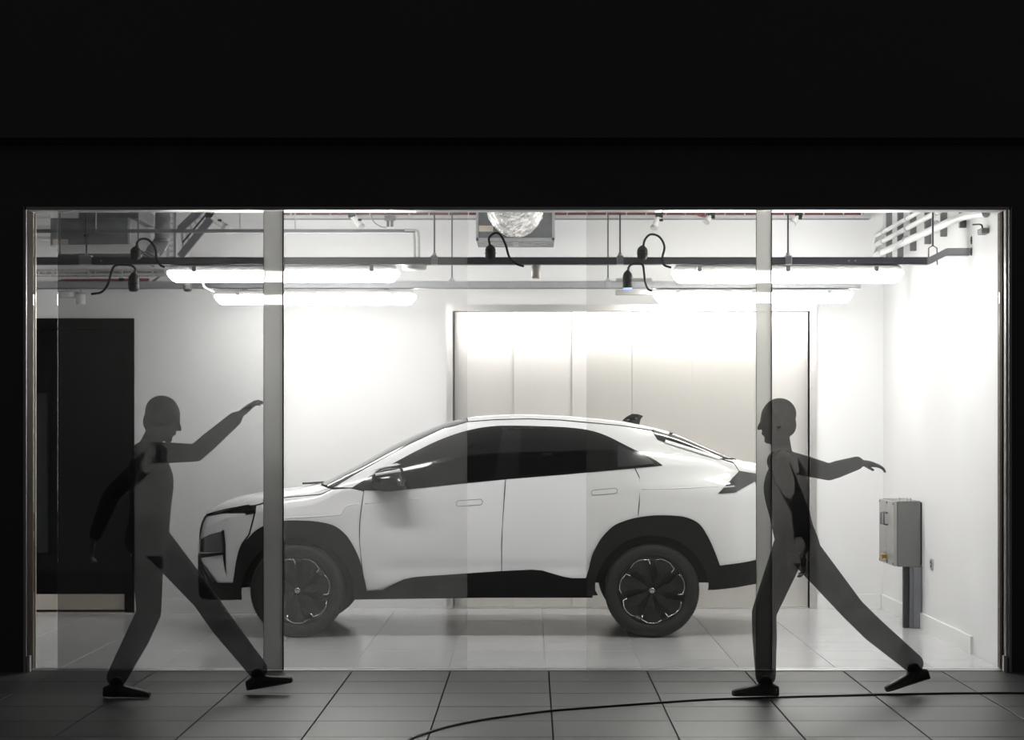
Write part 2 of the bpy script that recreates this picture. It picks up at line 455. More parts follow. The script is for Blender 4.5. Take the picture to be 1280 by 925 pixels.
XCUT = sorted([X0+.004, X0+.012, X0+.025, X0+.045]+[X0+.07+.035*k for k in range(20)]+[-1.7+.06*k for k in range(54)]+[X1-.004, X1-.012, X1-.025, X1-.045, X1-.07])
VCUT = [.03*k for k in range(6, 34)]+[1+.04*k for k in range(0, 25)]+[1.98]
def surf_mesh(poly, off=0.0, gap=.0025, rim=.012, fine=True):
    poly = inset(dens(poly), gap)
    bm = bmesh.new(); vv = []; last = None
    for x, z in poly:
        x = min(max(x, X0), X1); z = min(z, ztop(x)); q = (x, vpar(x, z))
        if last and math.hypot(q[0]-last[0], q[1]-last[1]) < 1e-5: continue
        vv.append(bm.verts.new((q[0], 0, q[1]))); last = q
    bm.faces.new(vv)
    bmesh.ops.triangulate(bm, faces=bm.faces[:])
    xs = [v.co.x for v in bm.verts]; zs = [v.co.z for v in bm.verts]
    for X in XCUT:
        if min(xs)+.002 < X < max(xs)-.002:
            bmesh.ops.bisect_plane(bm, geom=bm.verts[:]+bm.edges[:]+bm.faces[:], plane_co=(X, 0, 0), plane_no=(1, 0, 0), dist=1e-5)
    for V in VCUT:
        if min(zs)+.002 < V < max(zs)-.002:
            bmesh.ops.bisect_plane(bm, geom=bm.verts[:]+bm.edges[:]+bm.faces[:], plane_co=(0, 0, V), plane_no=(0, 0, 1), dist=1e-5)
    for v in bm.verts:
        x, vv_ = v.co.x, v.co.z
        z = zpar(x, vv_); y = Ysurf(x, z)
        if vv_ > 1.9995: y = 0.0; z = ztop(x)
        k = 1.0 if y > .05 else y/.05
        v.co = (x, CYC-y-off*k, z)
    bmesh.ops.remove_doubles(bm, verts=bm.verts, dist=.0004)
    bmesh.ops.recalc_face_normals(bm, faces=bm.faces); bm.normal_update()
    for f in bm.faces:
        c = f.calc_center_median(); n_ = surf_normal(min(max(c.x, X0+1e-3), X1-1e-3), min(c.z, ztop(c.x)))
        if n_ is not None and f.normal.dot(n_) < 0: f.normal_flip()
    if rim:
        be = [e for e in bm.edges if len(e.link_faces) == 1 and not all(abs(v.co.y-CYC) < 1e-4 for v in e.verts)]
        for e in be: e.smooth = False
        r = bmesh.ops.extrude_edge_only(bm, edges=be)
        nv = [g for g in r['geom'] if isinstance(g, bmesh.types.BMVert)]
        for v in nv:
            v.co.y += rim if CYC-v.co.y > rim else 0
        for e in be: e.smooth = False
    return bm
def mirror_bm(bm):
    c = bm.copy()
    for v in c.verts: v.co.y = 2*CYC-v.co.y
    bmesh.ops.reverse_faces(c, faces=c.faces)
    return c
def join_bm(a, b):
    me = bpy.data.meshes.new('tmp'); b.to_mesh(me); a.from_mesh(me); bpy.data.meshes.remove(me); b.free(); return a
CAR = thing('car', 'white coupe style sport utility car with black wheel arch cladding', 'car', (-.35, CYC, 0))
def fin(name, bm, m, parent, recalc=True):
    me = bpy.data.meshes.new(name)
    if recalc: bmesh.ops.recalc_face_normals(bm, faces=bm.faces)
    for f in bm.faces: f.smooth = True
    org = Vector((0, 0, 0)); q = parent
    while q is not None: org += q.location; q = q.parent
    bmesh.ops.translate(bm, verts=bm.verts, vec=-org); bm.to_mesh(me); bm.free(); me.materials.append(m)
    o = bpy.data.objects.new(name, me); COL.objects.link(o); o.parent = parent; return o
def surf_normal(x, z):
    v = min(max(vpar(x, z), .05), 1.9992); e = 4e-4
    def q(xx, vv): 
        xx = min(max(xx, X0+1e-5), X1-1e-5); zz = zpar(xx, vv); return Vector((xx, -Ysurf(xx, zz), zz))
    xa_, xb_ = max(x-.003, X0+1e-4), min(x+.003, X1-1e-4)
    tx = q(xb_, v)-q(xa_, v); tv = q(x, v+e)-q(x, v-.003)
    n = tx.cross(tv)
    if n.length < 1e-12: return None
    n.normalize()
    return n if n.y <= 0 else -n
def set_normals(o):
    me = o.data; org = o.matrix_world.translation.copy(); q = o
    org = Vector((0, 0, 0))
    while q is not None: org += q.location; q = q.parent
    ns = []
    for v in me.vertices:
        p = v.co+org; n = surf_normal(min(max(p.x, X0+1e-3), X1-1e-3), min(p.z, ztop(p.x)))
        if n is None: n = v.normal.copy()
        n = Vector(n)
        if abs(p.y-CYC) < .002: n.y = 0
        elif p.y > CYC: n.y = -n.y
        ns.append(n.normalized())
    me.normals_split_custom_set_from_vertices([tuple(n) for n in ns])
def CR(*pts, n=4):
    return [(p.x, p.y) for p in catmull([(a, b, 0) for a, b in pts], n)]
def panel(name, poly, m, off=0.0, gap=.0035, rim=.012, whole=False, parents=None):
    bm = surf_mesh(poly, off, gap, rim); mb = mirror_bm(bm)
    pa = parents or (CAR, CAR)
    if whole:
        j = join_bm(bm, mb); bmesh.ops.remove_doubles(j, verts=[v for v in j.verts if abs(v.co.y-CYC) < .0006], dist=.0008)
        o = fin(name, j, m, pa[0], False); set_normals(o); return o
    a, b = fin(name, bm, m, pa[0], False), fin(name, mb, m, pa[1], False); set_normals(a); set_normals(b)
    return a, b

M_paint = mat('white_car_paint', (.88, .88, .89), .32, var=.01, coat=1.0)
M_clad = mat('black_plastic_cladding', (.0045, .0045, .0045), .6, var=.08, scale=40, spec=.22)
M_cglass = mat('black_tinted_car_glass', (.004, .004, .004), .06, spec=.4)
M_screen = mat('tinted_windscreen', (.10, .10, .105), .04, spec=.8)
M_gloss = mat('gloss_black_trim', (.008, .008, .009), .12)
M_under = mat('underbody_black', (.006, .006, .006), .8)
M_lamp = mat('smoked_lamp_lens', (.07, .07, .075), .08, spec=.7)
M_lampstrip = mat('pale_lamp_strip', (.75, .75, .75), .2, .2)
M_chrome = mat('polished_alloy_edge', (.80, .80, .80), .25, .85)
M_tyre = mat('tyre_rubber', (.010, .010, .010), .75, var=.12, scale=30)
M_rim = mat('dark_alloy', (.016, .016, .017), .35, .2)

# dark inner shell (columns), open at the wheel arches
WF = (372, 742); WR_ = (815, 740)
hubF = at(WF[0], 739, 16.15); hubR = at(WR_[0], 738.5, 16.15)
bm = bmesh.new(); cols = []; vs_list = [.20+.05*k for k in range(16)]+[1+.05*k for k in range(1, 20)]+[1.985, 2.0]
xs_ = sorted(set([round(x, 4) for x in XCUT]+[X0+.0005, X1-.0005]))
for x in xs_:
    c = []
    zl = zbot(x)
    for i, v in enumerate(vs_list):
        z = zl+(zb_(x)-zl)*((v-.2)/.8) if v <= 1 else zpar(x, v)
        y = max(0, Ysurf(x, z)-.014); z2 = z-(.012 if v > 1.5 else .012*max(0, (v-1)*2))
        c.append((x, y, z2 if z2 > zl else zl))
    cols.append(c)
for sgn in (-1, 1):
    V = [[bm.verts.new((x, CYC+sgn*y, z)) for (x, y, z) in c] for c in cols]
    for i in range(len(cols)-1):
        for j in range(len(vs_list)-1):
            cx_ = (cols[i][j][0]+cols[i+1][j+1][0])/2; cz_ = (cols[i][j][2]+cols[i+1][j+1][2])/2
            if vs_list[j] < 1 and min(math.hypot(cx_-hubF[0], cz_-.36), math.hypot(cx_-hubR[0], cz_-.36)) < .445: continue
            try: bm.faces.new((V[i][j], V[i+1][j], V[i+1][j+1], V[i][j+1]))
            except ValueError: pass
fin('inner_shell', bm, M_under, CAR)
bm = bmesh.new()
add_box(bm, hubF[0]+.43, hubR[0]-.43, CYC-.8, CYC+.8, .285, .7)
add_box(bm, X0+.25, X1-.35, CYC-.58, CYC+.58, .38, .92)
fin('underbody', bm, M_under, CAR)

# painted panels
panel('front_bumper', PP((294, 729), (271, 729), (258, 712)) + [(X0+.002, .62)] + PP((249.6, 690), (250, 672), (254, 653), (259, 645), (279, 641.5), (318, 641), (311, 668), (302, 680), (296, 695)), M_paint, whole=True)
panel('bonnet', PP((260, 642.6), (297, 635), (319, 631.5), (354.5, 622), (401, 618), (415, 611.5)) + S(407, 262, 24), M_paint, whole=True)
panel('front_wing', PP((454.6, 614), (450, 649), (449, 674), (451, 697), (453, 717)) + arc(372, 742, 82, 18, 168) + PP((297, 696), (303, 681), (312, 668), (319, 641), (320, 632), (354.5, 622), (401, 618), (415, 611.5), (438.7, 610)), M_paint)
fd = panel('front_door', PP((454.6, 614), (456, 608), (512, 607), (573, 600), (632, 594), (632, 600), (630, 625), (627.7, 657.5), (627, 685), (627, 719), (520, 727), (505, 730), (490, 736), (477, 742), (459, 745), (455, 728), (451, 697), (449, 674), (450, 649)), M_paint)
rd = panel('rear_door', PP((632, 594), (700, 588), (794, 580), (794, 586), (800, 598.5), (800.5, 611.5), (799, 630), (797, 648)) + arc(815, 741, 84, 101, 166) + PP((731, 728), (705, 727), (690, 722), (677, 718), (665, 717), (627, 719), (627, 685), (627.7, 657.5), (630, 625), (632, 600)), M_paint)
ARR = [(416, 609.5), (443, 593), (471, 577), (512, 554.7), (552.5, 536.4), (585, 527)]
panel('body_side', PP(*ARR) + PP((620, 524.5), (660, 523.5), (700, 525), (777, 532), (815, 538), (822, 549), (832, 552.5), (899, 573), (917, 578.5), (924, 589), (938, 592), (944, 600), (949, 640), (947, 700), (930, 705), (900, 710)) + arc(815, 741, 84, 25, 101) + PP((797, 648), (799, 630), (800.5, 611.5), (800, 598.5), (794, 586), (795, 580), (814, 578), (784, 561), (758, 548), (734, 540), (700, 537), (646, 536), (613, 536.5), (583, 542), (552, 552), (522, 566.5), (491.6, 583), (465, 597), (442, 610)), M_paint, gap=.004)
panel('windscreen', PP(*ARR) + S(580, 408, 24), M_screen, whole=True)
panel('roof', PP((585, 527), (620, 524.5), (660, 523.5), (700, 525), (777, 532), (815, 538), (836, 543.5)) + S(838, 582, 30), M_paint, whole=True, off=.002)
panel('rear_window', PP((836, 544), (832, 552.5), (865, 562.5), (899, 573), (905, 573.5)) + S(915, 840, 16), M_cglass, whole=True)
panel('tailgate', PP((905, 574), (917, 578.5), (924, 589), (938, 592), (945, 601), (950, 640), (948, 700), (955, 701)) + [(X1-.002, .72)] + S(961, 917, 20), M_paint, whole=True)
panel('window_rail', PP((832, 549.5), (899, 570.5), (902, 573), (898, 574), (831, 553)), M_paint, off=.014, gap=0)
panel('spoiler_blade', PP((815, 536.5), (836, 543.5), (834, 549), (831, 552.5), (822, 549)), M_gloss, off=.012, gap=0)

# greenhouse
DLO = [(438.7, 610.5), (455, 613.2), (485, 613.5), (512, 611.6), (573, 605), (632, 599), (710, 592.7), (790, 585.7), (828.5, 582), (816.5, 573.7), (784.7, 557.8), (758, 544.5), (734, 537.2), (700, 533.6), (646.5, 532), (613.4, 532.9), (583, 538.4), (552.5, 548.6), (522, 562.8), (491.6, 579), (465, 593.5)]
DLO = DLO[:8]+CR(*(DLO[8:]+[DLO[0]]))[:-1]
panel('window_surround', PP(*DLO), M_gloss, off=.004, gap=0, rim=.02)
panel('front_side_window', PP((470, 609.5), (512, 608.5), (573, 602), (618, 597.5), (624, 560), (629, 536), (613.4, 536), (583, 541.5), (552.5, 551.8), (522, 566), (491.6, 582), (480, 590)), M_cglass, off=.0065, gap=0, rim=.004)
panel('rear_side_window', PP((648, 594.5), (710, 589.3), (766, 584), (768, 553.5), (758, 548), (734, 540), (700, 536.5), (652, 535)), M_cglass, off=.0065, gap=0, rim=.004)
panel('quarter_window', PP((772, 583.6), (818, 579.6), (812, 574.5), (784.7, 562), (772, 555.5)), mat('charcoal_quarter_glass', (.03, .03, .031), .15), off=.0065, gap=0, rim=.004)

# cladding
rimF = [(459, 741), (457, 730), (455.7, 724), (450, 701), (442, 683), (431, 667), (415, 656), (392, 651.5), (372, 650.5), (354.5, 651), (335, 655), (320, 663), (311, 672), (302, 683), (296, 698.5), (293, 717.6), (291, 730), (296, 745), (302, 749)]
rimF = CR(*rimF[:17])+rimF[17:]
panel('front_arch_trim', PP(*rimF) + arc(372, 743, 71, 186, -4, 30) + PP((445, 750)), M_clad, off=.016, gap=0, rim=.06)
rimR = [(744, 744.5), (733.6, 736), (733.6, 722.7), (739.5, 696), (745, 684), (753, 671), (766.7, 657.5), (780, 651.5), (796, 647), (821, 644), (852, 645.4), (868, 650.7), (876, 657), (881.5, 665), (888, 677), (893, 688.6), (900, 707), (898, 733), (885, 737)]
rimR = rimR[:2]+CR(*rimR[2:17])+rimR[17:]
panel('rear_arch_trim', PP(*rimR) + arc(815, 741, 72, -2, 184, 30), M_clad, off=.016, gap=0, rim=.06)
panel('sill_trim', PP((445, 750), (457, 742), (459.5, 738.7), (477.5, 737.5), (490, 731), (505, 724), (520, 721), (627.5, 713.7), (665, 712), (677.5, 713), (690, 716.7), (705, 721), (715, 722.7), (735, 722.7), (747.5, 744)), M_clad, off=.012, gap=0, rim=.1)
panel('bumper_skirt', PP((302, 750), (275, 748), (256, 744)) + [(X0+.001, .30), (X0+.001, .46)] + PP((252, 704), (260, 714), (271, 728), (292, 729), (300, 742)), M_clad, off=.010, gap=0, rim=.03, whole=True)
panel('rear_skirt', PP((900, 707), (930, 703), (948, 699)) + [(X1-.002, .66), (X1-.002, .44)] + PP((945, 727), (928, 731), (885, 737), (892, 720)), M_clad, off=.010, gap=0, rim=.03, whole=True)
# lamps and small trims at the nose
panel('grille_band', PP((250, 690), (281, 690), (279, 664), (262, 668), (251, 674)), M_lamp, off=.003, gap=0, rim=.006)
panel('air_curtain', PP((277, 663), (280, 662), (282, 680), (282.5, 718), (279, 700)), M_clad, off=.006, gap=0, rim=.006)
panel('grille_bar', PP((249.5, 692), (281, 690), (281, 693), (254, 697), (249.3, 700)), M_clad, off=.012, gap=0, rim=.02)
panel('headlamp', PP((259, 642), (282, 636), (311, 630.5), (313, 632.5), (285, 638), (260, 645)), M_gloss, off=.006, gap=0, rim=.008)
for k in range(4):
    a = k*2.2
    panel('lamp_slat', PP((299+a*1.2, 635.5+a), (313+a*.9, 633.0+a), (314+a*.9, 634.3+a), (300+a*1.2, 636.8+a)), M_gloss, off=.006, gap=0, rim=.006)
panel('indicator', PP((280, 648.8), (286.5, 648.8), (286.5, 650), (280, 650)), M_lampstrip, off=.005, gap=0, rim=.004)
panel('grille_slat', PP((253.5, 706), (256, 707), (270, 727), (266, 728)), M_gloss, off=.018, gap=0, rim=.01)
panel('grille_slat', PP((252.3, 710), (254, 712), (263, 728), (259, 728)), M_gloss, off=.018, gap=0, rim=.01)
# tail lamp
panel('tail_lamp', PP((924, 588.5), (944, 591.5), (951, 598), (936, 606), (919, 615.5), (897.5, 617), (907, 607)), M_lamp, off=.006, gap=0, rim=.01)
panel('tail_lamp_strip', PP((904, 608.2), (917, 606.8), (919, 608.3), (903, 609.6)), M_lampstrip, off=.010, gap=0, rim=.004)
# door handles: flush bars in a shallow outline
for doors, (u0, v0, u1, v1, sl) in ((fd, (570, 624.5, 603.5, 632.5, -1.0)), (rd, (739, 611, 772, 618.5, -1.2))):
    mu = (u0+u1)/2; r = 2.5
    q = PP((u0+r, v0-sl), (u1-r, v0+sl), (u1, v0+sl+r), (u1, v1+sl-r), (u1-r, v1+sl), (u0+r, v1-sl), (u0, v1-sl-r), (u0, v0-sl+r))
    panel('handle_recess', q, mat('grey_seam', (.30, .30, .31), .5), off=.0015, gap=0, rim=.004, parents=doors)
    panel('door_handle', q, M_paint, off=.004, gap=.005, rim=.004, parents=doors)
# mirrors
for s in (-1, 1):
    mp_ = [at(u, v, 16.05) for u, v in ((463, 596), (466, 590), (479, 583), (495.6, 580.5), (503, 584), (504, 599), (509, 605), (510, 612.5), (492, 615), (475, 615.5), (462, 608))]
    bm = bmesh.new(); add_prism_y(bm, mp_, CYC+s*.86, CYC+s*1.05)
    for v in bm.verts:
        if abs(v.co.y-CYC) > 1.0: v.co.x = -1.03+(v.co.x+1.03)*.86; v.co.z = 1.135+(v.co.z-1.135)*.86
    bmesh.ops.bevel(bm, geom=bm.edges[:], offset=.014, segments=3, affect='EDGES')
    mo = fin('door_mirror', bm, M_gloss, CAR)
    sp = [at(u, v, 15.97) for u, v in ((469, 591.5), (500, 586), (501, 589.5), (470, 595))]
    bm = bmesh.new(); add_prism_y(bm, sp, CYC+s*1.04, CYC+s*1.056); fin('mirror_stripe', bm, M_paint, mo)
    cpn = [at(u, v, 16.05) for u, v in ((466, 588.5), (480, 582), (496, 579), (501, 580.5), (496, 582), (481, 585))]
    bm = bmesh.new(); add_prism_y(bm, cpn, CYC+s*.90, CYC+s*1.03); fin('mirror_cap', bm, M_paint, mo)
# roof fin
fp = [at(u, v, 17.0) for u, v in ((776, 527.2), (783, 521), (790, 517.3), (797, 517.6), (804, 520), (800.5, 524), (799, 530.5), (790, 530))]
bm = bmesh.new(); add_prism_y(bm, fp, CYC-.028, CYC+.028)
for v in bm.verts:
    if v.co.z > 1.60: v.co.y = CYC+(v.co.y-CYC)*max(.25, 1-(v.co.z-1.60)*20)
fin('roof_fin', bm, M_gloss, CAR)
# wipers lying at the foot of the windscreen
wz = at(398, 603.5, 16.6)
tube('wiper', M_gloss, [(wz[0]-.12, 16.6, wz[1]-.005), (wz[0]+.05, 16.62, wz[1]+.004)], .008, CAR)

# thin ridges on the wing and haunch creases, added to catch lamp highlights
for cr in (((340, 648.5), (370, 647), (400, 645.5), (424, 643.5), (428, 640), (432, 633.5), (440, 631), (449, 630)), ((456, 629.5), (490, 626.5), (525, 623)), ((803, 611.5), (830, 611), (860, 610), (898, 608))):
    pts_ = [P(*c) for c in cr]
    for s in (-1, 1):
        bm = bmesh.new(); add_tube(bm, catmull([(x, CYC+s*(Ysurf(x, z)-.001), z) for x, z in pts_], 4), .0045, 8); fin('crease_ridge', bm, M_paint, CAR)

# wheels
def wheel(hx, hz, s):
    """s = -1 near side, +1 far side; outer face at CYC + s*.875"""
    yo = CYC+s*.872
    R = .342
    prof = [(.245, .0), (.262, -.012), (.30, -.016), (.325, -.008), (.338, .012), (.342, .035), (.343, .10), (.342, .165), (.334, .19), (.30, .205), (.25, .2), (.245, .19)]
    bm = bmesh.new(); add_lathe_y(bm, [(r, -s*y) for r, y in prof], (hx, yo, hz+0.0), 72, close=True)
    me_o = fin('wheel', bm, M_tyre, CAR); me_o['label'] = 'black tyre'
    bm = bmesh.new()
    n = 90
    for k in range(n):                       # tread blocks on the shoulder
        a = 2*math.pi*k/n; ca, sa = math.cos(a), math.sin(a)
        c = Vector((hx+ca*.338, yo-s*.022, hz+sa*.338)); t_ = Vector((-sa, 0, ca)); r_ = Vector((ca, 0, sa))
        vv = [bm.verts.new(c+t_*(i*.008)+r_*(j*.006)+Vector((0, l*.011, 0))) for i in (-1, 1) for j in (-1, 1) for l in (-1, 1)]
        for f in ((0, 1, 3, 2), (4, 6, 7, 5), (0, 4, 5, 1), (2, 3, 7, 6), (0, 2, 6, 4), (1, 5, 7, 3)): bm.faces.new([vv[i] for i in f])
    o = finish('tread', bm, M_tyre, me_o); o['kind'] = 'stuff'
    bm = bmesh.new(); add_lathe_y(bm, [(r, -s*y) for r, y in ((.0, .05), (.06, .045), (.18, .06), (.232, .05), (.248, .0), (.246, -.006), (.25, .10))], (hx, yo, hz), 48)
    fin('rim', bm, M_rim, me_o)
    N = 7
    for k in range(N):
        a0 = 2*math.pi*k/N+.35
        def pt(r, a, y): return (hx+r*math.cos(a0+a), yo-s*y, hz+r*math.sin(a0+a))
        bm = bmesh.new()
        top = [pt(.035, -.5, .012), pt(.10, -.50, .012), pt(.222, -.46, .006), pt(.236, -.25, .006), pt(.236, .05, .010), pt(.222, .20, .014), pt(.13, .02, .022), pt(.055, .0, .016)]
        vt = [bm.verts.new(p) for p in top]; vb = [bm.verts.new((p[0], p[1]+(-s)*.03, p[2])) for p in top]
        bm.faces.new(vt); bm.faces.new(vb[::-1])
        for i in range(len(vt)): bm.faces.new((vt[i], vb[i], vb[(i+1) % len(vt)], vt[(i+1) % len(vt)]))
        sp_ = finish('spoke', bm, M_rim, me_o)
        bm = bmesh.new()
        edge = [pt(.19, -.50, .004), pt(.224, -.47, .003), pt(.238, -.25, .003), pt(.2395, -.1, .003), pt(.238, .05, .004), pt(.225, .19, .006)]
        add_tube(bm, edge, [.0058, .0055, .0042, .004, .004, .003], 6)
        finish('bright_edge', bm, M_chrome, me_o, True)
    bm = bmesh.new(); add_lathe_y(bm, [(r, -s*y) for r, y in ((0, -.006), (.016, -.005), (.021, .0), (.021, .02))], (hx, yo, hz), 24)
    em = fin('hub_emblem', bm, M_chrome, me_o)
    bm = bmesh.new()
    for (x0, x1, z0, z1) in ((-.0045, .0045, .006, .016), (-.0045, .0045, -.016, -.006), (-.015, -.011, -.008, .008), (.011, .015, -.008, .008)):
        yy = sorted((yo+s*.0062, yo+s*.004)); add_box(bm, hx+x0, hx+x1, yy[0], yy[1], hz+z0, hz+z1)
    finish('emblem_letter', bm, M_gloss, me_o)
for hx in (hubF[0], hubR[0]):
    for s in (-1, 1): wheel(hx, .343, s)

# ------------------------------------------------------------------ overhead services
M_galv = mat('galvanised_tray', (.19, .193, .21), .42, .55, var=.12, scale=18)
M_galv_l = mat('bright_galvanised', (.55, .56, .58), .4, .5, var=.12, scale=25)
M_duct = mat('galvanised_duct', (.24, .245, .26), .45, .5, var=.25, scale=14)
M_foil = mat('crinkled_foil', (.82, .81, .79), .22, .9, var=.1, scale=30, bump=.9)
M_red = mat('red_cable', (.24, .07, .07), .5)
M_blackp = mat('black_rubber_plug', (.008, .008, .008), .55)
M_cord = mat('black_cord', (.012, .012, .012), .5)
M_greycord = mat('grey_cord', (.28, .28, .28), .5)
M_pvc = mat('white_conduit', (.78, .78, .77), .35)
M_lightgrey = mat('light_grey_housing', (.50, .50, .49), .5)
M_diff = emit_mat('lit_batten_diffuser', (1.0, .985, .96), LAMP)
TD, RD = 15.1, 17.5            # depths of the front and the rear tray

def clamp_rod(parent, x, y, zt, h, w=.045, rod_r=.006):
    box('clamp', M_galv_l, x-w/2, x+w/2, y-.05, y+.05, zt-h-.0005, zt+.012, parent, .003)
    tube('hanger_rod', M_galv, [(x, y, zt), (x, y, ZC)], rod_r, parent, 6)
    tube('clamp_nut', M_galv_l, [(x, y, zt+.012), (x, y, zt+.032)], .014, parent, 6)

# front tray
z0, z1 = AZ(331, TD), AZ(322, TD)
tr = thing('cable_tray', 'long grey cable tray above the car bonnet, stepping sideways near the bright wall', 'cable tray', (0, TD, z0))
def channel(name, x0, x1, y, za, zb__, parent, m=M_galv, dep=.09):
    bm = bmesh.new()
    add_box(bm, x0, x1, y-dep/2, y-dep/2+.004, za, zb__); add_box(bm, x0, x1, y+dep/2-.004, y+dep/2, za, zb__); add_box(bm, x0, x1, y-dep/2, y+dep/2, za, za+.004)
    add_box(bm, x0, x1, y-dep/2, y-dep/2+.014, zb__-.003, zb__); add_box(bm, x0, x1, y+dep/2-.014, y+dep/2, zb__-.003, zb__)
    return finish(name, bm, m, parent)
xe_ = AX(1158, TD)
channel('channel', XL, xe_, TD, z0, z1, tr)
# the step near the wall
xa, za = at(1157, 331, TD); xb, zb2 = at(1182, 320, TD)
bm = bmesh.new()
pts = [(xa, z0), (xa+.02, z0), (xb, zb2), (xb, zb2+.05), (xa+.02, z1), (xa, z1)]
add_prism_y(bm, pts, TD-.045, TD-.041); finish('step_side', bm, M_galv_l, tr)
bm = bmesh.new(); add_prism_y(bm, pts, TD+.041, TD+.045); finish('step_side', bm, M_galv_l, tr)
bm = bmesh.new(); add_prism_y(bm, [(xa+.02, z0), (xb, zb2), (xb, zb2+.004), (xa+.02, z0+.004)], TD-.041, TD+.041); finish('step_base', bm, M_galv_l, tr)
channel('channel_end', xb, XR, TD, zb2, zb2+.05, tr, M_galv_l)
for u in (543, 775, 985): clamp_rod(tr, AX(u, TD), TD, z1, z1-z0)
clamp_rod(tr, AX(108, TD), TD, z1, z1-z0, .085)
x, _ = at(1166, 0, TD); tube('hanger_rod', M_galv, [(x, TD, AZ(308, TD)), (x, TD, ZC)], .006, tr, 6)
tube('hanger_loop', M_galv, [(x-.03, TD, z0), (x-.028, TD, AZ(310, TD)), (x, TD, AZ(307, TD)), (x+.028, TD, AZ(310, TD)), (x+.03, TD, z0)], .004, tr, 6)
for u in (128, 1060, 1068): tube('tray_bolt', M_galv_l, [(AX(u, TD), TD-.052, (z0+z1)/2), (AX(u, TD), TD-.045, (z0+z1)/2)], .007, tr, 6)
# rear tray
y0, y1 = AZ(361, RD), AZ(352, RD)
tr2 = thing('cable_tray', 'pale grey cable tray above the car roof, behind the darker tray', 'cable tray', (0, RD, y0))
channel('channel', XL, AX(1075, RD), RD, y0, y1, tr2, M_galv_l)
for u in (565, 760): clamp_rod(tr2, AX(u, RD), RD, y1, y1-y0)

# luminous battens
def batten(u0, u1, v0, v1, d, label):
    x0, x1 = AX(u0, d), AX(u1, d); zb_b, zt_b = AZ(v1, d), AZ(v0, d)
    g = thing('batten_light', label, 'light', ((x0+x1)/2, d, zb_b))
    hb = bmesh.new()
    ztr = (AZ(331, TD) if d < 16 else AZ(361, RD))-.001; hh_ = min(.042, ztr-zt_b-.004)
    pr = [(x0+.03, zt_b+hh_), (x1-.03, zt_b+hh_), (x1-.012, zt_b), (x0+.012, zt_b)]
    add_prism_y(hb, pr, d-.045, d+.045); bmesh.ops.bevel(hb, geom=hb.edges[:], offset=.006, segments=2, affect='EDGES')
    finish('housing', hb, M_lightgrey, g)
    db = bmesh.new(); add_prism_y(db, [(x0, zt_b), (x1, zt_b), (x1-.012, zt_b-.03), (x1-.05, zb_b), (x0+.05, zb_b), (x0+.012, zt_b-.03)], d-.055, d+.055)
    bmesh.ops.bevel(db, geom=db.edges[:], offset=.008, segments=2, affect='EDGES')
    finish('diffuser', db, M_diff, g)
    for k in (.12, .5, .88):
        xx = x0+(x1-x0)*k; box('clip', M_galv_l, xx-.015, xx+.015, d-.06, d+.06, zt_b-.006, zt_b+.03, g, .002)
    for k in (.15, .85):
        xx = x0+(x1-x0)*k; box('mounting_bracket', M_galv, xx-.02, xx+.02, d-.03, d+.03, zt_b+hh_-.002, ztr, g)
    return g
batten(209, 500, 339.5, 352.5, TD, 'lit batten light under the darker tray above the car bonnet')
batten(839, 1129, 339.5, 353.5, TD, 'lit batten light under the darker tray above the car tail')
batten(268, 521, 369, 380.5, RD, 'lit batten light under the pale tray above the car bonnet')
batten(816, 1066, 366.5, 378.5, RD, 'lit batten light under the pale tray above the car tail')

# black plugs with cords
def plug(label, u, vtop, vbot, d, cord, wpx=13, m=M_cord, blue=False, group=None):
    x = AX(u, d); zt_, zb3 = AZ(vtop, d), AZ(vbot, d); r = wpx*d/F/2; h = zt_-zb3
    g = thing('cable_plug', label, 'plug', (x, d, zb3), group)
    bm = bmesh.new(); add_lathe_z(bm, [(0, 0), (r*.6, 0), (r*.95, r*.35), (r, r*.7), (r, h*.62), (r*1.05, h*.66), (r*.98, h*.72), (r*.8, h*.86), (r*.45, h*.95), (r*.38, h), (0, h)], (x, d, zb3), 16)
    finish('plug_body', bm, M_blackp, g, True, sharp=.8)
    bm = bmesh.new(); add_lathe_z(bm, [(r*1.0, h*.40), (r*1.1, h*.42), (r*1.1, h*.48), (r*1.0, h*.50)], (x, d, zb3), 16); finish('collar', bm, M_blackp, g)
    tube('cord', m, catmull([(AX(a, d), d, AZ(b, d)) for a, b in cord], 6), .008, g, 6)
    if blue:
        bm = bmesh.new(); add_lathe_z(bm, [(r*.5, -.006), (r*.9, -.003), (r*.92, .006), (r*.6, .004)], (x, d, zb3), 16)
        finish('blue_indicator', bm, emit_mat('blue_led', (.15, .25, 1), 3.0), g, True)
    return g
dp = TD-.10
plug('black plug upright on the tray below the silver flexible duct', 613, 306, 325, dp, [(612.5, 307), (611, 299), (614, 294), (620, 291), (626, 294), (632, 306), (637, 322), (646, 330), (655, 333)])
plug('black plug upright on the tray with its cord arching towards the bright lights', 803, 307, 325, dp, [(804, 308), (806, 300), (811, 294), (817, 293), (824, 296), (829, 303), (830.5, 311), (828, 322), (830, 331), (839, 334.5)])
plug('black hanging plug with a glowing blue tip', 784.5, 338, 361, dp, [(785, 339), (786, 334), (789, 331), (795, 329.5), (803, 331), (805, 340), (806.5, 352), (810, 361), (815, 363.5)], 12, blue=True)
plug('black plug upright on the tray beside the galvanised duct', 169.5, 308, 325, dp, [(170, 309), (172, 302), (178, 298.5), (185, 299.5), (191, 305), (195, 314), (195.5, 323), (200, 331), (206, 334)])
plug('black plug hanging below the tray near the black door', 167, 341, 364.5, dp, [(167.5, 342), (169, 336), (164, 332), (156, 331), (144, 332), (139, 341), (135, 355), (127, 365), (114, 367.5)], 13.5)
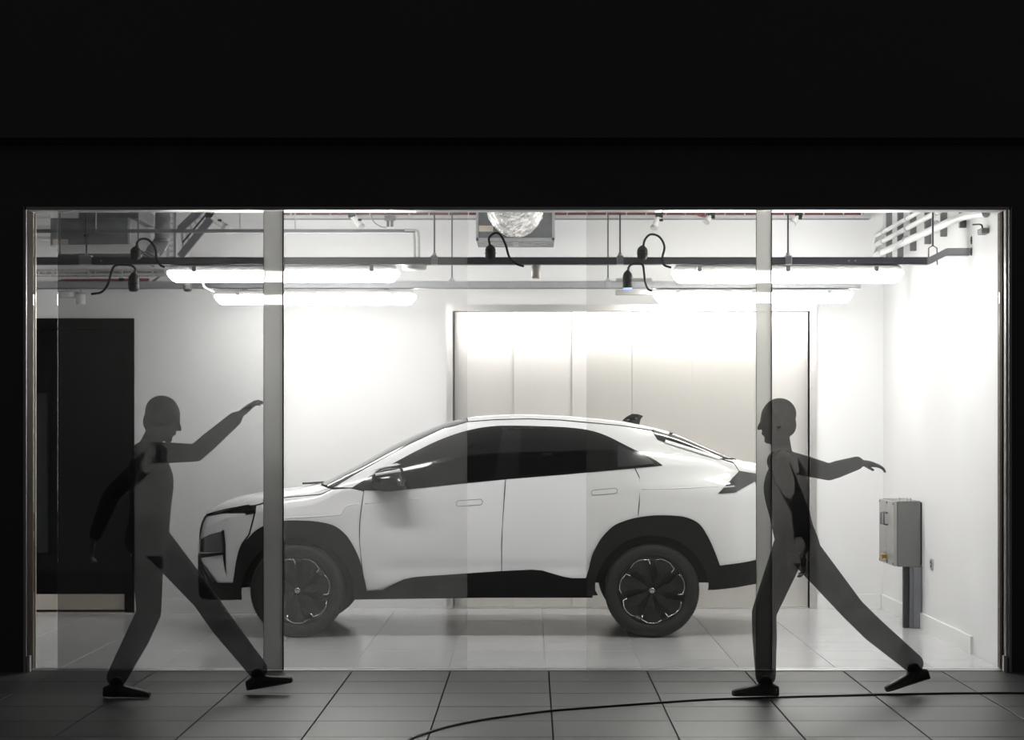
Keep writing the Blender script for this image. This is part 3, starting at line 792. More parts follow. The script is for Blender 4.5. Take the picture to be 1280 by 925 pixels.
plug('black plug hanging below the lit batten light', 234.5, 346, 364.5, TD+.12, [(235, 347), (238, 338), (246, 336), (252, 348), (256, 359), (268, 365.5)], 11, M_greycord)
plug('large black plug at the end of the tray by the bright wall', 1219.5, 293, 307, dp, [(1219, 294), (1219, 287), (1222, 279), (1229, 275), (1236, 277), (1241, 284), (1243, 291)], 13)
plug('stubby black plug stacked under another at the end of the tray', 1219.5, 307.3, 321, dp, [(1222, 310), (1227, 309), (1229, 314), (1226, 318)], 13.5)

# sensors and boxes under the trays
def drum(label, u, v0, v1, wpx, d, cat='sensor', m=M_white, stem=None):
    x = AX(u, d); zt_, zb4 = AZ(v0, d), AZ(v1, d); r = wpx*d/F/2; h = zt_-zb4
    g = thing('ceiling_sensor', label, cat, (x, d, zb4))
    bm = bmesh.new(); add_lathe_z(bm, [(0, 0), (r*.88, 0), (r, .006), (r, h*.8), (r*.9, h), (0, h)], (x, d, zb4), 24); finish('sensor_body', bm, m, g, True, sharp=.6)
    bm = bmesh.new(); add_lathe_z(bm, [(r*1.0, h*.8), (r*1.06, h*.82), (r*1.06, h), (0, h+.004)], (x, d, zb4), 24); finish('mounting_ring', bm, M_lightgrey, g, True, sharp=.6)
    if stem: tube('stem', M_lightgrey, [(x, d, zt_), (x, d, stem)], .008, g, 6)
    return g
drum('flat pale detector under the tray beside the arching grey conduits', 518, 331, 337.5, 30, TD, stem=AZ(331, TD)+.01)
drum('pale cylindrical sensor hanging under the tray below the flexible duct', 670, 332, 348, 11, TD, m=M_cream, stem=AZ(331, TD)+.01)
drum('white cylindrical sensor hanging near the black door', 101, 365, 380.5, 11.5, RD, stem=AZ(361, RD)+.01)
drum('flat white detector hanging on two grey cords near the black door', 84, 364, 372, 20, RD, stem=AZ(361, RD)+.01)
g = thing('grey_gear_box', 'pale grey control gear box beside the pale tray', 'box', (AX(792, RD+.1), RD+.12, AZ(367, RD)))
box('case', M_lightgrey, AX(770, RD+.05), AX(815, RD+.05), RD+.05, RD+.17, AZ(367.5, RD), AZ(361.5, RD), g, .004)
box('bracket_bar', M_lightgrey, AX(770, RD+.05), AX(815, RD+.05), RD+.055, RD+.065, AZ(351.5, RD), AZ(347, RD), g)
box('bracket_plate', M_galv_l, AX(800, RD), AX(806, RD), RD+.065, RD+.08, AZ(362, RD), AZ(348, RD), g)

# high conduit rail with two bent conduits
D3 = 16.3
g = thing('conduit_rail', 'thin grey conduit rail high over the car bonnet with two bent conduits', 'conduit', (AX(300, D3), D3, AZ(290, D3)))
box('rail', M_galv, XL, AX(519, D3), D3-.02, D3+.02, AZ(291, D3), AZ(286.7, D3), g)
for k, (ua, ub) in enumerate(((517, 518.5), (521, 524))):
    tube('bent_conduit', M_lightgrey, catmull([(AX(506, D3), D3-.03*k, AZ(288, D3)), (AX(ua, D3), D3-.03*k, AZ(288.5, D3)), (AX(ub-.5, D3), D3-.03*k, AZ(294, D3)), (AX(ub, D3), D3-.03*k, AZ(304, D3)), (AX(ub, D3), D3-.03*k, AZ(330, D3))], 5), .009, g, 8)
for u in (369, 120, 300): tube('rail_hanger', M_galv_l, [(AX(u, D3), D3, AZ(288, D3)), (AX(u, D3), D3, ZC)], .005, g, 6)

# rear rail with red cables along the back wall
D4 = DB-.14
g = thing('cable_ladder', 'grey ladder with red cables high along the back wall', 'cable tray', (0, D4, AZ(273, D4)))
box('ladder_rail', M_galv_l, XS+.02, AX(1088, D4), D4-.05, D4-.044, AZ(273.5, D4), AZ(269.5, D4), g)
box('ladder_rail', M_galv_l, XS+.02, AX(1088, D4), D4+.1, D4+.106, AZ(273.5, D4), AZ(269.5, D4), g)
box('ladder_base', M_galv, XS+.02, AX(1088, D4), D4-.044, D4+.10, AZ(273.5, D4), AZ(272.8, D4), g)
for k in range(5):
    tube('red_cable', M_red, catmull([(XS+.03+(AX(1080, D4)-XS-.06)*i/9, D4-.03+.02*k, AZ(269.0-1.0*k, D4)+random.uniform(-.004, .004)) for i in range(10)], 3), .009, g, 6)
for k in range(30):
    xx = XS+.1+k*.165
    if xx < AX(1080, D4): box('cable_tie', M_galv_l, xx, xx+.008, D4-.055, D4-.04, AZ(269.5, D4), AZ(264.5, D4), g)
tube('red_cable', M_red, catmull([(AX(868, D4), D4-.06, AZ(267, D4)), (AX(876, D4), D4-.08, AZ(271, D4)), (AX(888, D4), D4-.08, AZ(272, D4)), (AX(896, D4), D4-.07, AZ(265, D4))], 5), .010, g, 6)

# tilted cylinders on black brackets by the ladder
def tilted(label, u0, v0, u1, v1, d):
    a = Vector((AX(u0, d), d, AZ(v0, d))); b = Vector((AX(u1, d), d-.03, AZ(v1, d)))
    g = thing('cable_strut', label, 'bracket', a)
    tube('sleeve', M_white, [a, a.lerp(b, .5), b], .026, g, 12, sharp=.7)
    tube('end_collar', M_lightgrey, [a.lerp(b, .86), b.lerp(a, -.03)], .031, g, 12, sharp=.7)
    box('mount_block', M_blackp, a.x-.03, a.x+.03, a.y-.03, a.y+.05, a.z-.02, a.z+.06, g, .004)
    tube('set_screw', M_blackp, [a.lerp(b, .4)+Vector((.02, -.02, 0)), a.lerp(b, .4)+Vector((.045, -.03, 0))], .010, g, 6)
    tube('ceiling_stem', M_galv, [a+Vector((0, 0, .05)), (a.x, a.y, ZC)], .008, g, 6)
DS = D4-.25
tilted('tilted white sleeve on a black bracket above the conduit rail', 440, 269, 453, 285, DS)
tilted('tilted white sleeve on a black bracket above the arching cord', 824, 269, 817, 286, DS)
tilted('stubby pale sleeve dangling from red cables', 889, 269, 882, 278, DS)
tilted('tilted grey sleeve on a black bracket beside the diagonal ladder', 262, 270, 283, 285, DS-.3)
tilted('tilted pale sleeve on a black bracket near the wall pipes', 998, 269, 990, 280, DS)
g = thing('junction_box', 'small grey junction box with two stub glands under the red cables', 'junction box', (AX(488, D4), D4-.1, AZ(277, D4)))
box('case', M_galv, AX(482, D4), AX(495, D4), D4-.15, D4-.08, AZ(277.5, D4), AZ(271.5, D4), g, .004)
for u in (486, 491): tube('gland', M_galv, [(AX(u, D4), D4-.115, AZ(277.5, D4)), (AX(u, D4), D4-.115, AZ(285, D4))], .012, g, 8)
tube('grey_lead', M_greycord, catmull([(AX(464, D4), D4-.1, AZ(267, D4)), (AX(468, D4), D4-.1, AZ(278, D4)), (AX(476, D4), D4-.1, AZ(284, D4)), (AX(484, D4), D4-.1, AZ(286, D4))], 5), .005, g, 6)
for nm in ('hanger',):
    tube('box_hanger', M_galv, [(AX(488, D4), D4-.115, AZ(271.5, D4)), (AX(488, D4), D4-.115, ZC)], .006, g, 6)

# central duct box with foil flexible duct
D5 = 17.2
g = thing('duct_box', 'grey galvanised duct box with a crinkled silver flexible duct', 'duct', (AX(643, D5), D5+.3, AZ(300, D5)))
bx = box('plenum', M_duct, AX(595, D5), AX(693, D5), D5, D5+.7, AZ(300, D5), ZC-.12, g, .004)
bm = bmesh.new()
for (a, b, c, e) in ((595, 598, 258, 301), (690, 693.5, 258, 301), (595, 693, 297.5, 301)):
    add_box(bm, AX(a, D5), AX(b, D5), D5-.014, D5, AZ(e, D5), AZ(c, D5))
finish('flange', bm, M_galv_l, g)
box('paper_label', mat('cream_label', (.72, .66, .56), .6), AX(598.5, D5), AX(616.5, D5), D5-.004, D5-.001, AZ(289.5, D5), AZ(282, D5), g)
bm = bmesh.new(); cx_, cz_ = at(644, 256, D5-.4); R = 35*(D5-.4)/F; n = 40; rings = []
for i in range(40):
    yy = D5+.02-.018*i; r_ = R*(1+.025*(1 if i % 2 else -1))
    rings.append([bm.verts.new((cx_+r_*(1+random.uniform(-.03, .03))*math.cos(2*math.pi*k/n), yy+random.uniform(-.004, .004), cz_+.0006*i*i*.3+r_*(1+random.uniform(-.03, .03))*math.sin(2*math.pi*k/n))) for k in range(n)])
for a, b in zip(rings, rings[1:]):
    for k in range(n): bm.faces.new((a[k], a[(k+1) % n], b[(k+1) % n], b[k]))
bm.faces.new(rings[-1])
finish('flexible_duct', bm, M_foil, g, False)
tube('duct_hanger', M_galv, [(AX(600, D5), D5+.3, ZC-.13), (AX(600, D5), D5+.3, ZC)], .01, g, 6)
tube('duct_hanger', M_galv, [(AX(688, D5), D5+.3, ZC-.13), (AX(688, D5), D5+.3, ZC)], .01, g, 6)
# thin crumpled wires below the duct
g = thing('loose_wires', 'loose pale wires with a small connector below the duct box', 'wires', (AX(645, D5), D5+.05, AZ(303, D5)))
for k in range(3):
    tube('wire', M_lightgrey, catmull([(AX(600+12*i, D5), D5+.03+.02*k, AZ(304+(2.0*math.sin(i*1.7+k*2) if abs(i-3.5) > .6 else 0), D5)) for i in range(8)], 4), .0028, g, 5)
box('wire_connector', M_lightgrey, AX(641, D5), AX(648, D5), D5+.02, D5+.08, AZ(307, D5), AZ(301.5, D5), g, .003)

# services at the left: duct, perforated board, pipes, ladder
D6 = 16.6
g = thing('air_duct', 'mottled galvanised air duct above the black door', 'duct', (AX(113, D6), D6+.3, AZ(308, D6)))
box('duct_casing', M_duct, AX(63, D6), AX(162, D6), D6, D6+.9, AZ(306, D6), AZ(272.5, D6), g, .003)
bm = bmesh.new(); add_box(bm, AX(62, D6), AX(163, D6), D6-.012, D6, AZ(290.5, D6), AZ(288.5, D6)); add_box(bm, AX(160, D6), AX(163, D6), D6-.012, D6, AZ(306, D6), AZ(272, D6)); finish('seam_flange', bm, M_galv_l, g)
box('cream_patch', M_cream, AX(66, D6), AX(85, D6), D6-.005, D6-.001, AZ(306, D6), AZ(299, D6), g)
box('upper_duct', M_duct, AX(95, D6), AX(170, D6), D6+.1, D6+.8, AZ(272, D6), AZ(255, D6), g, .003)
tube('duct_hanger', M_galv, [(AX(108.5, D6), D6-.02, AZ(308, D6)), (AX(108.5, D6), D6-.02, ZC)], .007, g, 6)
for v in (289, 296): tube('hanger_nut', M_blackp, [(AX(108, D6), D6-.02, AZ(v, D6)), (AX(108, D6), D6-.02, AZ(v-2.5, D6))], .018, g, 6)
D7 = 15.9
g = thing('diffuser_board', 'white perforated ceiling board tilted under the galvanised duct', 'board', (AX(115, D7), D7, AZ(316, D7)))
bm = bmesh.new()
q = [Vector((AX(60, 16.2), 16.25, AZ(307.5, 16.25))), Vector((AX(168, 16.2), 16.25, AZ(306.5, 16.25))), Vector((AX(176, 15.7), 15.7, AZ(316.5, 15.7))), Vector((AX(79, 15.7), 15.7, AZ(317, 15.7)))]
vt = [bm.verts.new(p) for p in q]; vb = [bm.verts.new(p+Vector((0, 0, .008))) for p in q]
bm.faces.new(vt); bm.faces.new(vb[::-1])
for i in range(4): bm.faces.new((vt[i], vb[i], vb[(i+1) % 4], vt[(i+1) % 4]))
bd = finish('board', bm, M_white, g)
for i in range(5):
    for j in range(3):
        a = .28+.13*i; b = .22+.26*j
        if (i+j) % 2: continue
        p = q[0].lerp(q[1], a).lerp(q[3].lerp(q[2], a), b); p2 = q[0].lerp(q[1], a+.07).lerp(q[3].lerp(q[2], a+.07), b+.10)
        bm = bmesh.new(); ddz = -.003
        c = [bm.verts.new((p.x, p.y, p.z+ddz)), bm.verts.new((p2.x, p.y, p.z+ddz)), bm.verts.new((p2.x+.02, p2.y, p2.z+ddz)), bm.verts.new((p.x+.02, p2.y, p2.z+ddz))]
        e = [bm.verts.new(v.co+Vector((0, 0, .004))) for v in c]
        bm.faces.new(c); bm.faces.new(e[::-1])
        for k in range(4): bm.faces.new((c[k], e[k], e[(k+1) % 4], c[(k+1) % 4]))
        finish('slot', bm, M_blackp, bd)
box('board_rail', M_galv, AX(72, 15.75), AX(176, 15.75), 15.75, 15.79, AZ(323, 15.75), AZ(317.5, 15.75), g)
for u in (74, 172): tube('board_hanger', M_galv, [(AX(u, 15.75), 15.77, AZ(318, 15.75)), (AX(u, 15.75), 15.77, ZC)], .005, g, 6)
# white pipes at the far left
for v, lab in ((270, 'white pipe uppermost of three beside the galvanised duct'), (284, 'white pipe between two others beside the galvanised duct'), (298, 'white pipe lowest of three beside the galvanised duct')):
    o = tube('white_pipe', M_pvc, [(XL, D6+.25, AZ(v, D6+.25)), (AX(62.5, D6+.25), D6+.25, AZ(v, D6+.25))], .018, None, 12, origin=(AX(50, D6+.25), D6+.25, AZ(v, D6+.25))); tag(o, lab, 'pipe')
# foil wrapped pipe and red cable tray under it
D8 = 17.75
o = thing('foil_pipe', 'silver foil wrapped pipe running above the red cables', 'pipe', (AX(120, D8), D8, AZ(345, D8)))
tube('lagging', M_foil, [(XL, D8, AZ(341.5, D8)), (AX(206, D8), D8, AZ(341, D8))], .030, o, 14)
for u in (66, 110, 152, 190): tube('pipe_band', M_galv_l, [(AX(u, D8), D8, AZ(341.3, D8)), (AX(u+2.5, D8), D8, AZ(341.3, D8))], .0335, o, 14)
g = thing('red_cable_tray', 'shallow tray loaded with red cables above the black door', 'cable tray', (AX(120, D8), D8+.1, AZ(356, D8)))
box('tray_base', M_galv_l, XL, AX(345, D8), D8+.06, D8+.20, AZ(356.5, D8), AZ(355, D8), g)
box('tray_edge', M_galv_l, XL, AX(345, D8), D8+.055, D8+.06, AZ(361, D8), AZ(355.5, D8), g)
for k in range(4):
    tube('red_cable', M_red, [(AX(62+3*k, D8), D8+.08+.03*k, AZ(353.5-1.6*k, D8)), (AX(140, D8), D8+.08+.03*k, AZ(353-1.6*k, D8)), (AX(182, D8), D8+.08+.03*k, AZ(352.5-1.6*k, D8))], .011, g, 6)
box('black_coupler', M_blackp, AX(147, D8), AX(153.5, D8), D8+.04, D8+.07, AZ(354, D8), AZ(347, D8), g, .004)
bm = bmesh.new(); add_prism_y(bm, [at(185, 353, D8), at(196, 345, D8), at(199, 345, D8), at(187, 355, D8)], D8+.05, D8+.08); finish('tray_gusset', bm, M_galv, g)
M_strut_d = mat('dark_ladder_cable', (.06, .045, .04), .6)
# perforated vertical strip and diagonal ladder
D9 = 16.9
g = thing('perforated_strip', 'bright perforated metal strip standing beside the diagonal ladder', 'strut', (AX(214, D9), D9, AZ(322, D9)))
sx0, sx1 = AX(208, D9), AX(220, D9)
bm = bmesh.new(); add_box(bm, sx0, sx0+.02, D9, D9+.006, AZ(322, D9), ZC); add_box(bm, sx1-.02, sx1, D9, D9+.006, AZ(322, D9), ZC)
zz = AZ(322, D9)
while zz < ZC-.05:
    add_box(bm, sx0+.018, sx1-.018, D9, D9+.006, zz, zz+.014); zz += .042
finish('strip', bm, M_galv_l, g)
box('lip', M_galv_l, sx1, sx1+.006, D9-.03, D9+.02, AZ(322, D9), ZC, g)
g = thing('diagonal_ladder', 'dark cable ladder rising diagonally to a black bracket', 'cable tray', (AX(235, D9), D9+.2, AZ(318, D9)))
for k, (a, b) in enumerate((((217, 285), (241, 262)), ((219, 318), (258, 270)))):
    p0 = Vector((AX(a[0], D9), D9+.25, AZ(a[1], D9))); p1 = Vector((AX(b[0], D9), D9+.25, AZ(b[1], D9)))
    dv = (p1-p0); nrm = Vector((-dv.z, 0, dv.x)).normalized()*.028
    if k == 0: p1 = p1+dv*.6
    bm = bmesh.new(); add_prism_y(bm, [((p0-nrm).x, (p0-nrm).z), ((p0+nrm).x, (p0+nrm).z), ((p1+nrm).x, (p1+nrm).z), ((p1-nrm).x, (p1-nrm).z)], D9+.22, D9+.26)
    finish('ladder_side', bm, M_galv, g)
for k in range(5):
    t_ = .1+.2*k
    a = Vector((217, 285)).lerp(Vector((241, 262)), t_); b = Vector((219, 318)).lerp(Vector((258, 270)), t_)
    tube('rung', M_galv_l, [(AX(a.x, D9), D9+.28, AZ(a.y, D9)), (AX(b.x, D9), D9+.28, AZ(b.y, D9))], .010, g, 6)
tube('ladder_cable', M_strut_d, [(AX(222, D9), D9+.24, AZ(300, D9)), (AX(252, D9), D9+.24, AZ(264, D9))], .008, g, 6)
tube('ladder_hanger', M_galv, [(AX(240, D9), D9+.24, AZ(270, D9)), (AX(240, D9), D9+.24, ZC)], .008, g, 6)
# dark flexible hose near the plug
g = thing('ribbed_hose', 'grey ribbed flexible hose curving above the tray beside the perforated strip', 'hose', (AX(196, D9), D9-.3, AZ(325, D9)))
pth = catmull([(AX(184, D9-.3), D9-.3, AZ(330, D9-.3)), (AX(192, D9-.3), D9-.3, AZ(315, D9-.3)), (AX(200, D9-.3), D9-.25, AZ(302, D9-.3)), (AX(202, D9-.3), D9-.25, AZ(280, D9-.3)), (AX(202, D9-.3), D9-.2, ZC)], 12)
tube('hose', M_duct, pth, [.055+.006*(i % 2) for i in range(len(pth))], g, 14)

# pipes on the right wall carried by strut channels
g = thing('wall_strut_rack', 'row of dark strut channels fixed high on the bright wall', 'bracket', (XR-.02, 17, 2.89))
M_strut = mat('dark_strut', (.20, .20, .205), .5, .4)
for d in (18.33, 17.77, 17.17, 16.54, 15.9, 15.2):
    bm = bmesh.new(); add_box(bm, XR-.045, XR-.041, d-.02, d+.02, 2.89, 3.6); add_box(bm, XR-.041, XR, d-.02, d-.016, 2.89, 3.6); add_box(bm, XR-.041, XR, d+.016, d+.02, 2.89, 3.6)
    finish('strut', bm, M_strut, g)
for k, (zp, lab) in enumerate(((3.14, 'white pipe uppermost of three on the bright wall'), (3.065, 'white pipe in the middle of three on the bright wall'), (2.975, 'thick white pipe lowest of three on the bright wall'))):
    rr = (.018, .020, .027)[k]; xp = XR-.045-rr-.004
    g = thing('wall_pipe', lab, 'pipe', (xp, 17, zp))
    pth = [(xp, 18.76, zp), (xp, 17, zp-.012*(k == 2)), (xp, 15.4, zp-.028*(k == 2))] + ([(xp, 14.9, zp-.037), (xp, 14.5, zp-.062), (xp, 14.15, zp-.09)] if k == 2 else [(xp, 14.15, zp)])
    tube('pipe', M_pvc, pth, rr, g, 14)
    for d in (18.33, 17.17, 15.9): tube('pipe_clip', M_galv_l, [(xp, d-.012, zp), (xp, d+.012, zp)], rr+.005, g, 14)
    tube('pipe_elbow', M_pvc, catmull([(xp, 18.72, zp), (xp-.005, 18.74, zp-.01), (xp-.02, 18.74, zp-.06), (xp-.02, 18.74, 2.93)], 4), rr*.9, g, 10)
g = thing('wall_junction_box', 'small grey box on the bright wall beside the arching cord', 'junction box', (XR-.02, 14.5, AZ(293, 14.5)))
box('case', M_strut, XR-.05, XR, 14.42, 14.56, AZ(293, 14.5), AZ(286, 14.5), g, .004)
tube('box_lead', M_cord, catmull([(XR-.03, 14.49, AZ(286, 14.5)), (XR-.04, 14.49, AZ(281, 14.5)), (XR-.07, 14.6, AZ(279, 14.5))], 4), .006, g, 6)
box('cover_screw', M_alu, XR-.053, XR-.05, 14.475, 14.49, AZ(290.5, 14.5), AZ(289, 14.5), g)

# ------------------------------------------------------------------ grey enclosure on the right wall
BX0 = XR-.215; BY0, BY1 = 16.9, 17.62; BZ0, BZ1 = AZ(708.5, 16.9), AZ(626.5, 16.9)
M_encl = mat('grey_enclosure_paint', (.17, .17, .165), .4, .1, var=.05, scale=9)
M_encl_f = mat('pale_enclosure_door', (.36, .355, .345), .4, .2, var=.04)
g = thing('electrical_enclosure', 'grey electrical cabinet fixed to the bright wall', 'cabinet', (XR-.1, (BY0+BY1)/2, BZ0))
box('case', M_encl, BX0+.028, XR-.012, BY0, BY1, BZ0, BZ1, g, .004)
box('back_gasket', M_blackp, XR-.012, XR, BY0+.01, BY1-.01, BZ0+.01, BZ1-.01, g)
dr1 = box('cabinet_door', M_encl_f, BX0, BX0+.026, BY0+.003, BY0+.36, BZ0+.004, BZ1-.004, g, .003)
dr2 = box('cabinet_door', M_encl_f, BX0, BX0+.026, BY0+.365, BY1-.003, BZ0+.004, BZ1-.004, g, .003)
for dr, yc in ((dr1, BY0+.30), (dr2, BY0+.43)):
    bm = bmesh.new(); add_tube(bm, [(BX0, yc, BZ1-.10), (BX0-.03, yc, BZ1-.10), (BX0-.03, yc, BZ1-.19), (BX0, yc, BZ1-.19)], .008, 8); finish('pull_handle', bm, M_galv, dr, True)
for yc in (BY0+.03, BY0+.33, BY1-.04):
    for zc2 in (BZ0+.02, BZ1-.02):
        tube('corner_screw', M_galv, [(BX0-.006, yc, zc2), (BX0, yc, zc2)], .009, g, 8)
for yc in (BY0+.05, BY0+.1, BY0+.2): tube('top_gland', M_galv_l, [(XR-.06-.4*(yc-BY0), yc, BZ1), (XR-.06-.4*(yc-BY0), yc, BZ1+.022)], .006, g, 8)
# brass padlock and keys hanging on the cabinet
g = thing('brass_padlock', 'brass padlock hanging on the grey electrical cabinet', 'padlock', (BX0-.02, BY0+.33, BZ0+.03))
M_brass = mat('brass', (.55, .38, .12), .3, .9)
box('lock_body', M_brass, BX0-.045, BX0-.008, BY0+.30, BY0+.36, BZ0+.03, BZ0+.085, g, .006)
tube('shackle', M_alu, catmull([(BX0-.026, BY0+.31, BZ0+.08), (BX0-.02, BY0+.312, BZ0+.11), (BX0-.012, BY0+.33, BZ0+.12), (BX0-.02, BY0+.348, BZ0+.11), (BX0-.026, BY0+.35, BZ0+.08)], 4), .005, g, 6)
tube('key_ring', M_alu, [(BX0-.026+.014*math.cos(a*math.pi/5), BY0+.29, BZ0+.03+.014*math.sin(a*math.pi/5)) for a in range(11)], .0025, g, 5)
# trunking below the cabinet
g = thing('cable_trunking', 'grey metal cable trunking running down to the floor below the cabinet', 'trunking', (XR-.07, 16.95, 0))
TX0 = AX(1137, 16.9)
box('trunking_channel', M_galv, TX0, XR, 16.9, 17.02, .0, BZ0-.001, g, .003)
box('trunking_lid', mat('trunking_lid_grey', (.24, .245, .26), .35, .5, var=.2, scale=5), TX0+.03, XR-.008, 16.892, 16.9, .002, BZ0-.004, g, .002)
box('side_conduit', mat('dark_conduit', (.04, .04, .042), .5), AX(1129, 16.95), TX0-.002, 16.93, 16.99, .0, BZ0-.001, g, .003)
for z in (.15, .33): tube('conduit_saddle', M_galv, [(AX(1129, 16.95)-.004, 16.955, z), (TX0+.002, 16.955, z)], .012, g, 8)
# wall socket
g = thing('wall_socket', 'small steel wall socket plate on the bright wall', 'socket', (XR-.01, 16.46, .46))
box('plate', mat('socket_plate', (.62, .62, .62), .3, .6), XR-.010, XR, 16.42, 16.52, .47, .555, g, .002)
for z in (.49, .52): box('switch', M_strut, XR-.014, XR-.010, 16.44, 16.50, z, z+.016, g)

# ------------------------------------------------------------------ black cable on the paving
def gp(u, v):
    d = F*HC/(v-CY); return (AX(u, d), d, .006)
cp_ = [gp(u, v) for u, v in ((505, 931), (515, 924), (536, 916.5), (564, 908.5), (600, 901.5), (634, 896.5), (689, 889.7), (775, 883), (840, 878.5), (900, 875), (1000, 872), (1093, 869.7), (1180, 868), (1250, 867.5), (1330, 868))]
tag(tube('floor_cable', M_cord, catmull([(-.9, 9.3, .006), (-.72, 10.0, .006)] + cp_, 6), .0058, None, 8, origin=cp_[5]), 'thin black cable curving across the dark paving', 'cable')

# ------------------------------------------------------------------ people passing in front of the glass
DP = 12.6
M_skin = None
def person_mats(tag_, tr):
    return [mat('skin_'+tag_, (.10, .075, .065), .6, trans=tr), mat('dark_top_'+tag_, (.030, .030, .032), .8, trans=tr), mat('dark_trousers_'+tag_, (.022, .022, .025), .8, trans=tr*.9),
            mat('black_shoes_'+tag_, (.006, .006, .006), .5, trans=tr*.35), mat('dark_hair_'+tag_, (.012, .010, .009), .7, trans=tr)]
def add_ball(bm, c, r, sc_=(1, 1, 1), rot=None, seg=16):
    q = bmesh.ops.create_uvsphere(bm, u_segments=seg, v_segments=seg*2//3, radius=1.0); vs_ = q['verts']
    for v in vs_:
        p = Vector((v.co.x*r*sc_[0], v.co.y*r*sc_[1], v.co.z*r*sc_[2]))
        if rot is not None: p = rot @ p
        v.co = p+Vector(c)
def add_cone(bm, a, b, ra, rb, flat=1.0, n=16):
    a, b = Vector(a), Vector(b); t = (b-a)
    if t.length < 1e-5: return
    t.normalize(); up = t.orthogonal().normalized(); s = t.cross(up)
    A = [bm.verts.new(a+(up*math.cos(2*math.pi*k/n)+s*math.sin(2*math.pi*k/n))*ra) for k in range(n)]
    B = [bm.verts.new(b+(up*math.cos(2*math.pi*k/n)+s*math.sin(2*math.pi*k/n))*rb) for k in range(n)]
    for k in range(n): bm.faces.new((A[k], A[(k+1) % n], B[(k+1) % n], B[k]))
    bm.faces.new(A[::-1]); bm.faces.new(B)
def add_limb(bm, pts):
    """tapered chain of (point, radius)"""
    for (a, ra), (b, rb) in zip(pts, pts[1:]): add_cone(bm, a, b, ra, rb)
    for a, ra in pts: add_ball(bm, a, ra, seg=14)
def remesh(bm, voxel, smooth):
    me = bpy.data.meshes.new('tmp'); bmesh.ops.recalc_face_normals(bm, faces=bm.faces); bm.to_mesh(me); bm.free()
    o = bpy.data.objects.new('tmp', me); COL.objects.link(o)
    r = o.modifiers.new('r', 'REMESH'); r.mode = 'VOXEL'; r.voxel_size = voxel; r.use_smooth_shade = True
    s = o.modifiers.new('s', 'SMOOTH'); s.iterations = smooth; s.factor = .5
    bpy.context.view_layer.update()
    dg = bpy.context.evaluated_depsgraph_get()
    out = bpy.data.meshes.new_from_object(o.evaluated_get(dg), depsgraph=dg)
    bpy.data.objects.remove(o); bpy.data.meshes.remove(me)
    for p in out.polygons: p.use_smooth = True
    return out
def put(name, me, mats, parent):
    for m in mats: me.materials.append(m)
    org = parent.location.copy()
    me.transform(Matrix.Translation(-org)); me.name = name
    o = bpy.data.objects.new(name, me); COL.objects.link(o); o.parent = parent; return o

def hand(bm, wrist, dirv, palm_n, curl, side):
    """palm and five fingers; dirv along the hand, palm_n out of the palm, side = +1/-1 for the thumb"""
    d = Vector(dirv).normalized(); n = Vector(palm_n); n = (n-d*n.dot(d)).normalized(); s = d.cross(n)*side
    w_ = Vector(wrist)
    R3 = Matrix((s, d, n)).transposed()
    add_ball(bm, w_+d*.05, 1, (.040, .055, .018), R3); add_ball(bm, w_+d*.075, 1, (.041, .030, .015), R3)
    for k, (off, ln, r) in enumerate(((.030, .072, .0092), (.010, .080, .0095), (-.010, .074, .0092), (-.029, .058, .0084))):
        p = w_+d*.088+s*off; dd = d.copy(); pts = [(p, r)]
        for q, fr in enumerate((.45, .32, .23)):
            ang = curl*(.35+.35*q); dd = (d*math.cos(ang*(q+1)*.8)+n*math.sin(ang*(q+1)*.8)).normalized()
            p = p+dd*ln*fr; pts.append((p, r*(1-.08*(q+1))))
        add_limb(bm, pts)
    p = w_+d*.022+s*.030
    p1 = p+(s*.65+d*.72+n*.25).normalized()*.040; p2 = p1+(s*.25+d*.9+n*.35).normalized()*.030
    add_limb(bm, [(p, .013), (p1, .0108), (p2, .0090)])

def shoe_mesh(ankle, toe_dir, pitch, fl=.27):
    """ankle joint, horizontal toe direction, pitch > 0 lifts the heel"""
    f = Vector(toe_dir).normalized(); u = Vector((0, 0, 1)); sd = f.cross(u)
    ca, sa = math.cos(pitch), math.sin(pitch)
    f2 = f*ca-u*sa; u2 = u*ca+f*sa
    bm = bmesh.new(); a = Vector(ankle); base = a-u2*.080
    prof = [(-.075, .030, .055, .060), (-.04, .034, .07, .062), (.01, .036, .075, .055), (.07, .040, .060, .045), (.12, .046, .050, .035), (.165, .044, .040, .028), (.19, .030, .030, .020)]
    rings = []
    for (x, w2, h, hh) in prof:
        ring = []
        for k in range(16):
            t = 2*math.pi*k/16; cy = math.cos(t); sz = math.sin(t)
            zz = (h*.5+h*.5*sz) if sz > 0 else h*.5*(1-min(1, abs(sz)*1.5))
            wy = w2*(abs(cy)**.6)*(1 if cy > 0 else -1)
            ring.append(bm.verts.new(base+f2*x+sd*wy+u2*zz))
        rings.append(ring)
    for p, q in zip(rings, rings[1:]):
        for k in range(16): bm.faces.new((p[k], p[(k+1) % 16], q[(k+1) % 16], q[k]))
    bm.faces.new(rings[0][::-1]); bm.faces.new(rings[-1])
    add_limb(bm, [(a-u2*.03, .042), (a-u2*.005, .040)])
    return remesh(bm, .006, 4)

